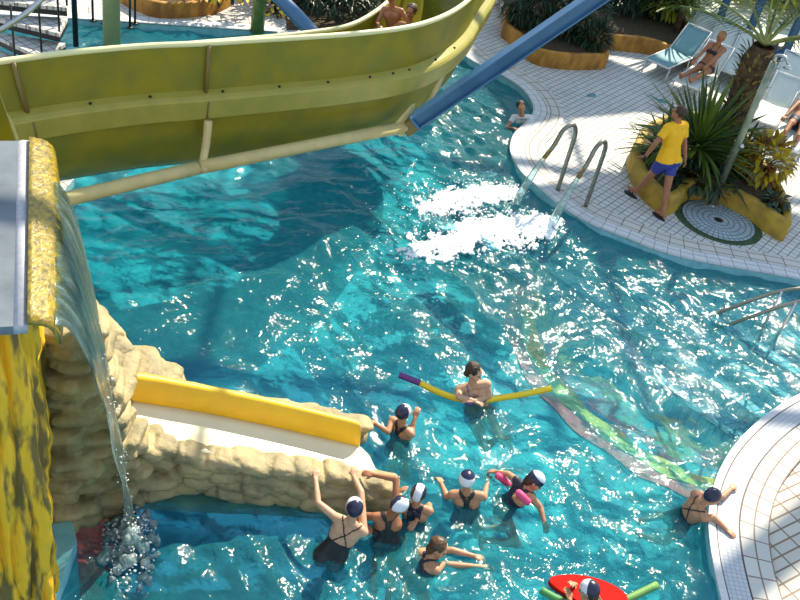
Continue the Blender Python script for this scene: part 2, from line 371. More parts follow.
edgeA = [V((-9.5, 13.9, DZ)), V((-6.7, 15.15, DZ)), V((-3.3, 16.5, DZ)), V((-1.4, 17.5, DZ)), V((-.3, 17.9, DZ))] + [at(x, y, DZ) for x, y in pxA]
edgeA_s = spline(edgeA[3:], 110)
deckA_poly = [(p.x, p.y) for p in edgeA[:3] + edgeA_s] + [(15, 10.6), (15, 25), (15, 40), (-24, 40), (-24, 9)]
struct(MB().prism(deckA_poly, -1.5, DZ).build('floor', M['deck'], smooth=False))
pxB = [(900, 378), (850, 384), (820, 390), (800, 397), (785, 405), (770, 415), (755, 427), (741, 441), (730, 455), (721, 471), (715, 486), (711, 502), (709, 520), (710, 540), (713, 562), (719, 590), (727, 620), (742, 665), (765, 720)]
edgeB = spline([at(x, y, DZ) for x, y in pxB], 90)
struct(MB().prism([(p.x, p.y) for p in edgeB] + [(9, 3.0), (14, 5), (14, 9.6)], -1.5, DZ).build('floor', M['deck_near'], smooth=False))
struct(MB().prism([at(74, 179, DZ)[:2], at(52, 205, DZ)[:2], (-5.0, 6.5), (-5.6, 2), (-16, 2), (-16, 12.5), (-9.5, 12.5), (-5.4, 10.4)], -1.5, DZ).build('floor', M['deck'], smooth=False))
for o in list(COL.objects):
    if o.name.startswith('floor'):
        o.data.materials.append(M['pwall'])
        for p in o.data.polygons:
            if abs(p.normal.z) < .5: p.material_index = 1
# curved edging courses
edgeAn = spline([V((-9.5, 13.9, 0)), V((-6.7, 15.15, 0)), V((-3.3, 16.5, 0))], 20)
def courses(line, side, near=False):
    if near:
        strip('trim_1', line, -.02, .055, DZ + .022, M['lip'], side)
        strip('trim_2', line, .055, .07, DZ + .012, M['groove'], side)
        strip('trim_3', line, .07, .29, DZ + .016, M['gutter'], side)
        strip('trim_4', line, .29, .305, DZ + .012, M['groove'], side)
        strip('trim_5', line, .305, .605, DZ + .018, M['ring'], side)
    else:
        strip('trim_6', line, -.02, .22, DZ + .014, M['coping'], side)
        strip('trim_7', line, .22, .232, DZ + .010, M['groove'], side)
        strip('trim_8', line, .232, .532, DZ + .012, M['ring'], side)
courses(edgeA_s, -1); courses(edgeB, -1, True); courses(edgeAn, -1)
# pool floor
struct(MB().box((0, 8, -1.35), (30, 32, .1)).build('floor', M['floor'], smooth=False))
# steps that climb out of the pool on the right, below the two handrails
sa = at(700, 335, 0); sb = at(790, 395, 0); sdir = (sb - sa); sdir.z = 0; sdir.normalize()
sn = V((-sdir.y, sdir.x, 0))
if sn.x < 0: sn = -sn
for i in range(7):
    base = at(640, 300, 0) + sn * (.42 * i); z1 = -1.0 + .16 * i
    a = base - sdir * 4; b = base + sdir * 4.2
    c = b + sn * 8; d = a + sn * 8
    if z1 > -.03: z1 = -.04
    struct(MB().prism([a[:2], b[:2], c[:2], d[:2]], -1.32, z1).build('trim_9', M['step'], smooth=False))
    struct(MB().prism([(a + sn * .0)[:2], b[:2], (b + sn * .07)[:2], (a + sn * .07)[:2]], z1, z1 + .006).build('trim_10', M['stepedge'], smooth=False))

# coloured mosaic snake laid on the pool floor
def floorband(name, px, w, mt, off):
    pts = spline([at(x, y, -1.3) for x, y in px], 60); rows = [[], []]
    for i, p in enumerate(pts):
        t = (pts[min(i + 1, 60)] - pts[max(i - 1, 0)]).normalized(); n = V((t.y, -t.x, 0)); ww = w * (1 + .25 * math.sin(i * .7 + off * 9))
        rows[0].append(p + n * (off - ww / 2) + V((0, 0, .006))); rows[1].append(p + n * (off + ww / 2) + V((0, 0, .006)))
    o = MB().grid(rows).build(name, mt, smooth=False); s_ = o.modifiers.new('s', 'SOLIDIFY'); s_.thickness = .012
    return o
snake_px = [(560, 232), (535, 262), (524, 300), (522, 335), (540, 375), (570, 410), (610, 442), (650, 468), (690, 486), (730, 500)]
sn_ = thing('floor_mosaic', 'yellow and red mosaic stripe curving along the pool floor under water', 'mosaic', at(560, 400, -1.3))
o = floorband('yellow_stripe', snake_px, .25, M['myel'], -.12); place(o, sn_)
o = floorband('red_stripe', snake_px, .22, M['mred'], .12); place(o, sn_)
o = floorband('pool_mosaic', [(70, 600), (85, 545), (110, 500), (150, 470)], .5, M['mred'], 0); tag(o, 'dark red mosaic patch on the pool floor by the waterfall', 'mosaic')

# water surface with real waves
def waves(X, Y):
    Z = np.zeros_like(X); r = np.random.default_rng(3)
    wx = X + .25 * np.sin(Y * 1.1 + .4) + .12 * np.sin(Y * 2.7 + X); wy = Y + .25 * np.sin(X * 1.3) + .12 * np.sin(X * 2.9 - Y)
    for k in range(70):
        lam = .16 * (1.9 / .16) ** (r.random() ** 1.2); th = r.random() * 2 * PI; kk = 2 * PI / lam
        ph = r.random() * 6.28
        mod = .6 + .6 * np.sin(X * r.uniform(-.9, .9) + Y * r.uniform(-.9, .9) + r.random() * 6)
        Z += mod * .0084 * lam ** .95 * np.sin(kk * (wx * math.cos(th) + wy * math.sin(th)) + ph)
    def ring(p, amp, lam, wdt):
        D = np.hypot(X - p[0], Y - p[1]); return amp * np.sin(2 * PI * D / lam) * np.exp(-D / wdt)
    for px, py in [(325, 553), (385, 535), (418, 515), (467, 503), (520, 515), (440, 560), (472, 405), (400, 438), (600, 600), (705, 515)]:
        p = at(px, py, 0); Z += ring(p, .014, .27, .55)
    for px, py, a in [(130, 540, .05), (490, 195, .05), (520, 232, .05), (440, 205, .03), (460, 245, .03)]:
        p = at(px, py, 0); Z += ring(p, a * .8, .33, .6)
    return Z
gx = np.linspace(-9.6, 8.4, 560); gy = np.linspace(2.2, 18.4, 500)
X, Y = np.meshgrid(gx, gy); Z = waves(X, Y)
n = X.size; me = bpy.data.meshes.new('pool_water'); w = len(gx); h = len(gy)
me.vertices.add(n); me.vertices.foreach_set('co', np.stack([X, Y, Z], -1).ravel())
ii, jj = np.meshgrid(np.arange(h - 1), np.arange(w - 1), indexing='ij'); base = (ii * w + jj).ravel()
q = np.stack([base, base + 1, base + w + 1, base + w], -1).ravel()
me.loops.add(len(q)); me.loops.foreach_set('vertex_index', q.astype(np.int32)); me.polygons.add(len(base))
me.polygons.foreach_set('loop_start', np.arange(0, len(q), 4, dtype=np.int32)); me.update(); me.validate(); me.shade_smooth()
water = link(me, 'pool_water', M['water']); tag(water, 'rippling turquoise water filling the swimming pool', 'water', kind='stuff')

# glazed roof frame high over the hall and glass front on the far right
def beam(name, a, b, w, h, mt):
    a = V(a); b = V(b); t = (b - a); Ln = t.length; q = t.to_track_quat('Y', 'Z').to_matrix()
    return MB().box((a + b) / 2, (w, Ln, h), q).build(name, mt, smooth=False, bevel=min(w, h) * .12)
def shade_pt(px, py, z):       # where an added panel or beam must stand to shade this spot of the deck
    p = at(px, py, DZ); return p + sund * ((z - p.z) / sund.z)
RZ = 11.0
for k in range(5):
    y = 13 + k * 5.5
    struct(beam('trim_11', (-16, y - 3, RZ + .3), (22, y + 3.5, RZ + .3), .07, .3, M['bluesteel']))
for k in range(7):
    x = -15 + k * 5.2
    struct(beam('trim_12', (x + 3, 6, RZ), (x - 1.5, 42, RZ), .05, .2, M['bluesteel']))
def panel(pxs):
    struct(MB().prism([shade_pt(x, y, RZ + .6)[:2] for x, y in pxs], RZ + .55, RZ + .65).build('shade_panel', M['shadepanel'], smooth=False))  # unseen opaque panels added to cast the shade lying on the far deck
panel([(520, 190), (600, 245), (800, 290), (900, 260), (800, 215), (640, 168), (600, 180)])
panel([(470, 55), (520, 130), (560, 120), (640, 112), (760, 120), (610, 60), (560, 42), (480, 10)])
struct(beam('trim_13', shade_pt(640, 672, RZ + .6), shade_pt(880, 462, RZ + .6), .42, .3, M['bluesteel']))  # unseen roof beam set so its shadow band crosses the near deck
# facade
fa = at(640, -8, DZ); fb = at(860, 97, DZ); fd = (fb - fa).normalized()
struct(beam('trim_14', fa - fd * 4 + V((0, 0, .12)), fb + fd * 3 + V((0, 0, .12)), .14, .24, M['bluesteel']))
struct(beam('trim_14', fa - fd * 4 + V((0, 0, 3.2)), fb + fd * 3 + V((0, 0, 3.2)), .14, .2, M['bluesteel']))
for x, y in [(668, 6), (717, 28), (745, 42), (781, 60), (832, 84)]:
    p = at(x, y, DZ); k = (p - fa).dot(fd); p = fa + fd * k
    struct(beam('trim_15', p, p + V((0, 0, 3.2)), .15, .18, M['bluesteel']))
wn_ = V((-fd.y, fd.x, 0)); wn_ = wn_ if wn_.y > 0 else -wn_
gp = [fa - fd * 4, fb + fd * 3]
struct(MB().prism([gp[0][:2], gp[1][:2], (gp[1] + wn_ * .012)[:2], (gp[0] + wn_ * .012)[:2]], .3, 3.1).build('window_1', M['glassy'], smooth=False))
struct(MB().prism([(gp[0] + wn_ * .1)[:2], (gp[1] + wn_ * .1)[:2], (gp[1] + wn_ * 12)[:2], (gp[0] + wn_ * 12)[:2]], DZ, DZ + .03).build('floor', M['lawn'], smooth=False))

# ================================================================== WATER SLIDE (big flume)
rim_px = [(0, 62), (52, 55), (100, 50), (150, 46), (200, 44), (250, 41), (300, 38), (350, 34.5), (400, 29), (430, 22), (455, 11), (474, -4), (486, -22)]
RIMZ = 2.4
rimp = [at(x, y, RIMZ) for x, y in rim_px] + [V((.42, 16.0, 2.55)), V((.1, 17.2, 2.8)), V((-.6, 18.2, 3.1))]
rimp = [rimp[0] * 1.0 + (rimp[0] - rimp[1]) * .18] + rimp[1:]
rim = spline(rimp, 90); NR = len(rim)
frames = []
for i, p in enumerate(rim):
    t = (rim[min(i + 1, NR - 1)] - rim[max(i - 1, 0)]); t.z = 0; t.normalize(); frames.append((p, V((t.y, -t.x, 0)), t))   # outward = towards the camera side
prof_out = [(.0, 0), (-.015, -.2), (-.03, -.45), (-.035, -.66), (-.035, -.9), (-.05, -1.05), (-.12, -1.25), (-.27, -1.42), (-.5, -1.52), (-.78, -1.5), (-1.02, -1.35), (-1.17, -1.1), (-1.22, -.7), (-1.24, -.3)]
prof_in = [(-.035, 0), (-.05, -.2), (-.065, -.45), (-.07, -.66), (-.075, -.88), (-.10, -1.04), (-.17, -1.2), (-.30, -1.36), (-.5, -1.46), (-.78, -1.45), (-.99, -1.31), (-1.12, -1.08), (-1.18, -.7), (-1.2, -.3)]
def bank(i):      # the far wall is lower at the left, level with the near one at the bend
    return float(np.interp(i / (NR - 1), [0, .25, .45, .6, .75, 1], [-.30, -.27, -.22, -.16, -.02, 0]))
def P(i, s_, h_):
    p, o, t = frames[i]; f = max(0, min(1, -s_ / 1.2))
    if h_ < -.96: h_ = -.96 + (h_ + .96) * 1.5
    cut = t * (max(0, 1 - i / 14) * -h_ * .22)
    return p + o * s_ + cut + V((0, 0, h_ + bank(i) * f))
loop = prof_out + prof_in[::-1]
flume = thing('water_slide', 'big yellow green water slide trough sweeping across above the pool', 'water slide', frames[40][0] - V((0, 0, 1.6)))
rows = [[P(i, s_, h_) for s_, h_ in loop] for i in range(NR)]
mb = MB(); nl = len(loop); vs = [p for r in rows for p in r]
fs = [(i * nl + k, (i + 1) * nl + k, (i + 1) * nl + (k + 1) % nl, i * nl + (k + 1) % nl) for i in range(NR - 1) for k in range(nl)]
for k in range(len(prof_out) - 1):
    for b_ in (0, (NR - 1) * nl): fs.append((b_ + k, b_ + k + 1, b_ + nl - 2 - k, b_ + nl - 1 - k))
mb.add(vs, fs); trough = mb.build('trough', M['fl'], flume)
b2 = trough.modifiers.new('e', 'EDGE_SPLIT'); b2.split_angle = R(50)
def loftband(prof, i0, i1):
    mb = MB(); k_ = len(prof); vs = [P(i, a, b) for i in range(i0, i1) for a, b in prof]; m = i1 - i0
    fs = [(i * k_ + k, (i + 1) * k_ + k, (i + 1) * k_ + (k + 1) % k_, i * k_ + (k + 1) % k_) for i in range(m - 1) for k in range(k_)]
    fs += [tuple(range(k_)), tuple(range((m - 1) * k_, m * k_))[::-1]]
    return mb.add(vs, fs)
o = loftband([(-.03, -.655), (.085, -.675), (.10, -.70), (.07, -.95), (.045, -.965), (-.045, -.95)], 0, NR).build('side_band', M['flband'], flume, smooth=False)
o = loftband([(-.033, -.60), (.05, -.645), (.085, -.67), (.085, -.685), (-.03, -.66)], 0, NR).build('flange', M['flband'], flume, smooth=False); o['label'] = 'bolted flange above the pale band'
MB().tube([P(i, -.018, .0) for i in range(NR)], .036, 8).build('rim', M['flrim'], flume)['label'] = 'cream rim of the near wall'
MB().tube([P(i, -1.22, -.3) for i in range(NR)], .036, 8).build('rim', M['flrim'], flume)['label'] = 'cream rim of the far wall'
def near_i(px):      # index on the rim nearest to a picture column of the photo
    q = at(px, 45, RIMZ); return min(range(NR), key=lambda i: abs(math.atan2(rim[i].x, rim[i].y) - math.atan2(q.x, q.y)))
for px in (8, 212):
    i = min(range(NR), key=lambda i: (rim[i] - at(px, 60 if px < 50 else 43.7, RIMZ)).length)
    for a, b in (((0.01, -.02), (-.015, -.63)), ((.07, -.94), (-.03, -1.15))):
        MB().tube([P(i, a[0] + .012, a[1]), P(i, (a[0] + b[0]) / 2 + .015, (a[1] + b[1]) / 2), P(i, b[0] + .012, b[1])], .028, 6).build('section_joint', M['brown'], flume)
    MB().tube([P(i, .10, -.7), P(i, .075, -.94)], .012, 6).build('section_joint', M['brown'], flume)
for px in (88, 152, 228, 282, 330, 375, 402, 412, 440, 462):
    i = min(range(NR), key=lambda i: (rim[i] - at(px, np.interp(px, [0, 200, 400, 460], [62, 44, 29, 8]), RIMZ)).length)
    MB().ball(P(i, .02, -.625), (.02, .02, .016)).build('bolt', M['dark'], flume)
# arm, bracket and struts that carry it
sup = thing('slide_support', 'cream painted steel arm carrying the water slide over the pool', 'support arm', at(200, 165, 1.0))
A0, A1, A2 = at(46, 204, 1.0), at(197, 168, 1.0), at(408, 126, 1.0)
MB().tube(spline([A0, A1], 4), .085, 14).build('arm', M['flbeam'], sup)
MB().tube([A1 + (A2 - A1) * .01, A1 + (A2 - A1) * .5, A2], [.085, .085, .085], 14).build('arm', M['flbeam'], sup)
ij = min(range(NR), key=lambda i: (rim[i] - at(207, 43.8, RIMZ)).length)
mb = MB(); q0 = P(ij, .12, -.95); mb.tube([q0, q0 + V((0.0, -.05, -.28)), A1 + V((.05, .05, .02))], [.055, .055, .05], 8)
mb.box(A1 + V((.03, .03, 0)), (.2, .12, .06)); mb.build('bracket', M['flbeam'], sup, bevel=.01)
mb = MB(); q = (A2 - A1).normalized(); mb.add([A2 - q * .30 + V((0, 0, .04)), A2 + V((.0, 0, .34)) - q * .02, A2 + V((0, 0, -.12)), A2 - q * .12 + V((0, 0, -.16)),
    A2 - q * .30 + V((0.06, .1, .04)), A2 + V((.06, .1, .34)) - q * .02, A2 + V((.06, .1, -.12)), A2 - q * .12 + V((.06, .1, -.16))], [(0, 1, 2, 3), (7, 6, 5, 4), (0, 4, 5, 1), (1, 5, 6, 2), (2, 6, 7, 3), (3, 7, 4, 0)])
mb.build('gusset', M['flbeam'], sup, smooth=False, bevel=.01)
E1 = far(590, 2, 13.2); sd_ = (E1 - A2).normalized()
MB().box(A2 + sd_ * .02, (.21, .2, .21), sd_.to_track_quat('Y', 'Z').to_matrix()).build('socket', M['brown'], sup, smooth=False, bevel=.015)
st = thing('steel_strut', 'blue painted steel strut rising from the slide arm over the planted beds', 'strut', A2)
Ln = (E1 - A2).length * 2.2; rm = sd_.to_track_quat('Y', 'Z').to_matrix()
mb = MB(); c_ = A2 + sd_ * (Ln / 2 + .1); mb.box(c_, (.05, Ln, .20), rm); mb.box(c_ + rm @ V((0, 0, .095)), (.17, Ln, .025), rm); mb.box(c_ - rm @ V((0, 0, .095)), (.17, Ln, .025), rm)
mb.build('beam', M['bluesteel'], st, smooth=False, bevel=.004)
MB().box(A2 + sd_ * .12, (.23, .03, .26), rm).build('end_plate', M['bluesteel'], st, smooth=False)
p0, p1 = far(312, 32, 15.2), far(272, -10, 15.8); d_ = (p1 - p0)
tag(MB().tube([p0 - d_ * 1.2, p0, p1, p1 + d_ * 3], .115, 14).build('steel_strut', M['bluesteel']), 'blue painted steel tube rising behind the far wall of the slide', 'strut')
# dark cradle under the bend
mb = MB(); ib = min(range(NR), key=lambda i: (rim[i] - at(455, 11, RIMZ)).length)
mb = MB(); mb.grid([[P(i, s_ + .03, h_ - .02) for s_, h_ in [(-.04, -.98), (-.12, -1.22), (-.26, -1.42), (-.5, -1.54)]] for i in (ib, ib + 1, ib + 2)])
o = mb.build('cradle', M['flbeam'], sup); sm_ = o.modifiers.new('s', 'SOLIDIFY'); sm_.thickness = .06

# post of the tower, spiral stair and rails beyond the slide
pb = at(112, 44, 0); tag(MB().tube([pb + V((0, 0, -1.3)), pb + V((0, 0, 7))], .145, 20).build('support_post', M['flbeam']), 'thick cream round post standing in the pool behind the slide', 'post')
stair = thing('spiral_staircase', 'dark spiral staircase with curved silver handrail at the top left corner', 'staircase', at(-60, 40, DZ))
C0 = at(-18, 22, 1.55); C0.z = DZ
MB().tube([C0, C0 + V((0, 0, 6.5))], .09, 14).build('centre_pole', M['dark'], stair)
zs = [.55 + .21 * k for k in range(11)]
for k, z in enumerate(zs):
    a0 = R(k * 20 - 88); c = C0 + V((0, 0, z)); r0, r1 = .1, 1.08; w_ = R(30)
    pts = [c + V((math.cos(a0 + s_ * w_ / 2) * r, math.sin(a0 + s_ * w_ / 2) * r, 0)) for r, s_ in ((r0, -1), (r1, -1), (r1, 1), (r0, 1))]
    MB().prism([p[:2] for p in pts], z, z + .05).build('tread', M['deck'], stair, smooth=False)
    MB().prism([(p * 1.0)[:2] for p in pts], z - .07, z - .002).build('tread_frame', M['dark'], stair, smooth=False)
    q = pts[1]; MB().tube([q, q + V((0, 0, .95))], .014, 6).build('baluster', M['dark'], stair)
hr = [C0 + V((math.cos(R(k * 20 - 88)) * 1.12, math.sin(R(k * 20 - 88)) * 1.12, .55 + .21 * k + .9)) for k in range(-1, 12)]
o = MB().tube(spline(hr, 40), .035, 8).build('handrail', M['steel'], stair)
pq = at(76, 46, DZ); tag(MB().tube([pq, pq + V((0, 0, 3.2))], .045, 10).build('support_post', M['dark']), 'thin dark steel post beside the spiral staircase', 'post')
rail = thing('metal_railing', 'thin dark metal railing standing on the deck behind the round post', 'railing', at(130, 28, DZ))
tops = []
for x, y in ((93, 21), (104, 24), (130, 28), (135, 24)):
    p = at(x, y, DZ); tops.append(p + V((0, 0, 1.0))); MB().tube([p, p + V((0, 0, 1.0))], .022, 6).build('post', M['dark'], rail); MB().tube([p, p + V((0, 0, .02))], .06, 10).build('foot_plate', M['dark'], rail)
MB().tube(tops, .022, 6).build('top_rail', M['dark'], rail)

# ================================================================== KIDS' SLIDE
farb = [at(96, 396, .82), at(150, 404, .68), at(200, 412, .58), (at(260, 424, .47)), at(310, 435, .38), at(361, 447, .30)]
nearb = [at(112, 418, .82), at(150, 440, .68), at(215, 453, .57), at(270, 461, .47), at(330, 470, .37), at(383, 480, .28)]
FB = spline(farb, 30); NB = spline(nearb, 30)
ks = thing('childrens_slide', 'short cream slide with bright yellow side wall set between rock ledges', 'slide', at(250, 440, 0))
rows = []
for a, b in zip(FB, NB):
    r = []
    for k in range(9):
        u = k / 8; r.append(a.lerp(b, u) + V((0, 0, -.05 * math.sin(PI * u))))
    rows.append(r)
last = rows[-1]; rows.append([p + V((.10, -.03, -.06)) for p in last]); rows.append([p + V((.16, -.05, -.22)) for p in last])
o = MB().grid(rows).build('bed', M['sbed'], ks); s_ = o.modifiers.new('s', 'SOLIDIFY'); s_.thickness = .12; s_.offset = -1 if True else 1
wl_ = []
for i, a in enumerate(FB):
    b = NB[i]; n = (a - b); n.z = 0; n.normalize(); h_ = .24
    wl_.append([a - n * .0 + V((0, 0, -.03)), a + n * .03 + V((0, 0, h_ * .6)), a + n * .06 + V((0, 0, h_)), a + n * .12 + V((0, 0, h_ + .02)), a + n * .17 + V((0, 0, h_ - .02)), a + n * .19 + V((0, 0, -.2)), a + n * .05 + V((0, 0, -.25))])
k_ = 7; mb = MB(); vs = [p for r in wl_ for p in r]; m_n = len(wl_)
fs = [(i * k_ + k, (i + 1) * k_ + k, (i + 1) * k_ + (k + 1) % k_, i * k_ + (k + 1) % k_) for i in range(m_n - 1) for k in range(k_)] + [tuple(range(k_)), tuple(range((m_n - 1) * k_, m_n * k_))[::-1]]
mb.add(vs, fs); o = mb.build('side_wall', M['syel'], ks, bevel=.02); o.modifiers.new('e', 'EDGE_SPLIT').split_angle = R(45)

# ---------------- rocks: layered sandstone slabs modelled round the slide
def slab(mb, c, L, Wd, H, ang, tilt=0, seed=0):
    rr = random.Random(seed); Mx = Matrix.Rotation(ang, 3, 'Z') @ Matrix.Rotation(tilt, 3, 'Y'); nu, nv = 14, 8; vs = []; fs = []
    for i in range(nv + 1):
        th = PI * i / nv
        for k in range(nu):
            ph = 2 * PI * k / nu
            sg = lambda v, e: math.copysign(abs(v) ** e, v)
            x = sg(math.cos(ph), .5) * sg(math.sin(th), .4); y = sg(math.sin(ph), .5) * sg(math.sin(th), .4); z = math.cos(th)
            f = 1 + .12 * mnoise.noise(V((x * 1.5, y * 1.5, z)) + V((seed * 3.1, 0, 0)))
            vs.append(V(c) + Mx @ V((x * L / 2 * f, y * Wd / 2 * f, z * H / 2 * f)))
    for i in range(nv):
        for k in range(nu): l = (k + 1) % nu; fs.append((i * nu + k, (i + 1) * nu + k, (i + 1) * nu + l, i * nu + l))
    mb.add(vs, fs)
rockdisp = lambda c: .012 * mnoise.noise(c * 5) + .007 * mnoise.noise(V((c.x * 9, c.y * 9, c.z * 30)))
rocks = thing('rock_ledge', 'artificial layered sandstone rocks wrapped around the cream children slide', 'rocks', at(180, 480, 0))
# front ledge
mb = MB(); rr = random.Random(4)
fb_ = spline([at(70, 512, 0), at(110, 492, 0), at(150, 482, 0), at(210, 488, 0), at(260, 494, 0), at(320, 499, 0), at(375, 503, 0), at(398, 500, 0)], 40)
for j in range(21):
    u = j / 20; i = int(u * 30); top = NB[i]; i2 = int(8 + u * 31); bs = fb_[min(i2, 40)]
    t = (NB[min(i + 1, 30)] - NB[max(i - 1, 0)]); ang = math.atan2(t.y, t.x); hgt = top.z + .02
    nlay = max(2, int(hgt / .17) + 1)
    for k in range(nlay):
        v = (k + .5) / nlay; c = bs.lerp(top + V((0, 0, .04)), v ** 1.1); c.z = hgt * v + rr.uniform(-.02, .02)
        c.y += rr.uniform(-.03, .05) - .02; c.z -= .015
        slab(mb, c, rr.uniform(.22, .34), rr.uniform(.22, .30), hgt / nlay * 1.02, ang + rr.uniform(-.25, .25), rr.uniform(.15, .55), seed=j * 7 + k)
mb.caps(fb_[9] + V((-.05, .15, -.3)), fb_[39] + V((-.05, .12, -.3)), .16, .12)
for j in range(5): c = fb_[33 + j % 4] + V((-.04, .08 + .03 * j, .02 + .03 * j)); slab(mb, c, .3, .22, .13, .2, .1, seed=900 + j)
link(union(mb, 'front_ledge', .011, 1, rockdisp), 'front_ledge', M['rock'], rocks)
# back ridge behind the yellow wall
mb = MB()
br_ = spline([at(88, 322, 1.25), at(104, 345, 1.12), at(118, 362, 1.02), at(150, 380, .90), at(195, 394, .78), at(250, 404, .64), at(310, 414, .52), at(358, 424, .44)], 40)
for j in range(42):
    u = j / 41; c0 = br_[int(u * 40)]; t = br_[min(int(u * 40) + 1, 40)] - br_[max(int(u * 40) - 1, 0)]; ang = math.atan2(t.y, t.x)
    for k in range(4):
        z = c0.z - .13 - k * c0.z / 4; n = V((-math.sin(ang), math.cos(ang), 0)); c = V((c0.x, c0.y, z)) + n * (.05 * k + .12 + rr.uniform(-.03, .03))
        slab(mb, c, rr.uniform(.22, .38), .22 if u > .3 else .3, min(.17, c0.z / 4) * .95, ang + rr.uniform(-.2, .2), rr.uniform(.0, .25), seed=j * 5 + k + 300)
link(union(mb, 'back_ridge', .011, 1, rockdisp), 'back_ridge', M['rock'], rocks)
# tall mound beside the yellow column
mb = MB(); z = -.1; k = 0
while z < 2.05:
    hh = rr.uniform(.11, .17); z += hh * 1.02; f = min(1, max(0, z / 2.0))
    a = at(64, 522, 0); a = V((a.x, a.y, z)); bpt = at(150, 484, 0) if z < .7 else None
    xr = np.interp(z, [0, .5, .75, 1.1, 1.6, 2.1], [1.0, .86, .62, .42, .30, .22]); a2 = at(160, 484, 0)
    b = a.lerp(V((a2.x, a2.y, z)), xr)
    for j in range(6):
        u = j / 5; c = a.lerp(b, u) + V((.02 * math.sin(k * 1.7), .06 + .16 * f + rr.uniform(-.06, .06) - .02 * u, rr.uniform(-.02, .02)))
        slab(mb, c, rr.uniform(.26, .44), rr.uniform(.36, .50), hh * 1.05, R(12) + rr.uniform(-.3, .3), rr.uniform(-.12, .12), seed=k * 11 + j + 600)
    for j in range(5):
        u = j / 4; c = V((a.x, a.y, z)).lerp(V((b.x, b.y, z)), u) + V((-.1, .42 + .1 * j, 0)); 
        if z < 1.5 - .15 * j: slab(mb, c + V((-.1, .1, 0)), .5, .5, hh, rr.uniform(0, 3), 0, seed=k * 13 + j + 800)
    k += 1
link(union(mb, 'mound', .013, 1, rockdisp), 'mound', M['rock'], rocks)
# blue tiled foot of the rocks
q1, q2 = at(46, 470, .25), at(72, 600, -.1)
struct(MB().prism([(-2.95, 4.2), (-2.18, 4.15), (-2.26, 4.75), (-2.5, 5.1), (-3.1, 5.2)], -1.3, .22).build('trim_16', M['pwall'], smooth=False))

# ================================================================== WATERFALL SPOUT AND YELLOW COLUMN
LZ = 3.4
ln, lf = at(36, 325, LZ), at(36, 141, LZ); ldir = (lf - ln).normalized(); lout = V((ldir.y, -ldir.x, 0))
if lout.x < 0: lout = -lout
sp = thing('waterfall_spout', 'wide grey steel waterfall spout resting on the yellow rock column', 'spout', (ln + lf) / 2)
ll = (lf - ln).length
def L3(a, o_, z): return ln + ldir * a + lout * o_ + V((0, 0, z))
# channel body
mb = MB(); prof = [(-.95, -.06), (-.95, .0), (-.12, .0), (-.12, -.06)]
mb.add([L3(0, o_, z) for o_, z in prof] + [L3(ll, o_, z) for o_, z in prof], [(0, 1, 2, 3), (7, 6, 5, 4), (0, 4, 5, 1), (1, 5, 6, 2), (2, 6, 7, 3), (3, 7, 4, 0)])
mb.build('channel', M['brush'], sp, smooth=False)
mb = MB(); prof = [(-.12, .0), (-.09, .010), (-.05, .004), (-.04, -.02), (-.05, -.06), (-.12, -.06)]; kk = len(prof)
mb.add([L3(0, o_, z) for o_, z in prof] + [L3(ll * 1.0, o_, z) for o_, z in prof], [(i, kk + i, kk + (i + 1) % kk, (i + 1) % kk) for i in range(kk)] + [tuple(range(kk)), tuple(range(kk, 2 * kk))[::-1]])
mb.build('edge_strip', M['brushl'], sp)
arc = [(0.0, -.01), (.06, -.02), (.12, -.05), (.17, -.11), (.20, -.2), (.21, -.32)]
rows = []
for a in np.linspace(0, 1, 24):
    s_ = .25 + .42 * math.sin(PI * min(1, a * .62 + .18)); rows.append([L3(a * ll, -.045, .004), L3(a * ll, -.02, .004)] + [L3(a * ll, o_ * s_, z * s_) for o_, z in arc])
o = MB().grid(rows).build('reflecting_water_lip', M['yelreflect'], sp); s2 = o.modifiers.new('s', 'SOLIDIFY'); s2.thickness = .03; s2.offset = 1  # curved apron standing for overflowing water, its yellow reflection put into the colour
mb = MB(); ring_ = []
pc = thing
colpts = [L3(.04, -.02, 0), L3(ll * .97, -.04, 0), L3(ll * .97, -1.2, 0), L3(.1, -1.35, 0), L3(.0, -.7, 0), L3(-.01, -.35, 0)]
# outline resampled, ridged vertically
pl = []; NP_ = len(colpts)
for i in range(NP_):
    for k in range(44): pl.append(colpts[i].lerp(colpts[(i + 1) % NP_], k / 44))
cen = sum(colpts, V()) / NP_; rows = []
for z in np.linspace(-1.3, LZ - .07, 110):
    r = []
    for i, p in enumerate(pl + [pl[0]]):
        q = V((p.x, p.y, z)); d = (q - V((cen.x, cen.y, z))).normalized()
        nn = mnoise.noise(V((q.x * 4, q.y * 4, z * .9))) * .07 + abs(mnoise.noise(V((q.x * 9, q.y * 9, z * 1.1)))) * .15 + mnoise.noise(V((q.x * 9, q.y * 9, z * 7))) * .025 - .09
        r.append(q + d * nn)
    rows.append(r)
mb = MB().grid(rows); mb.f.append(tuple(range((109) * (len(pl) + 1), 110 * (len(pl) + 1) - 1)))
tag(mb.build('rock_column', M['yrock']), 'rough rock column painted yellow under the grey spout at left edge', 'rock column')
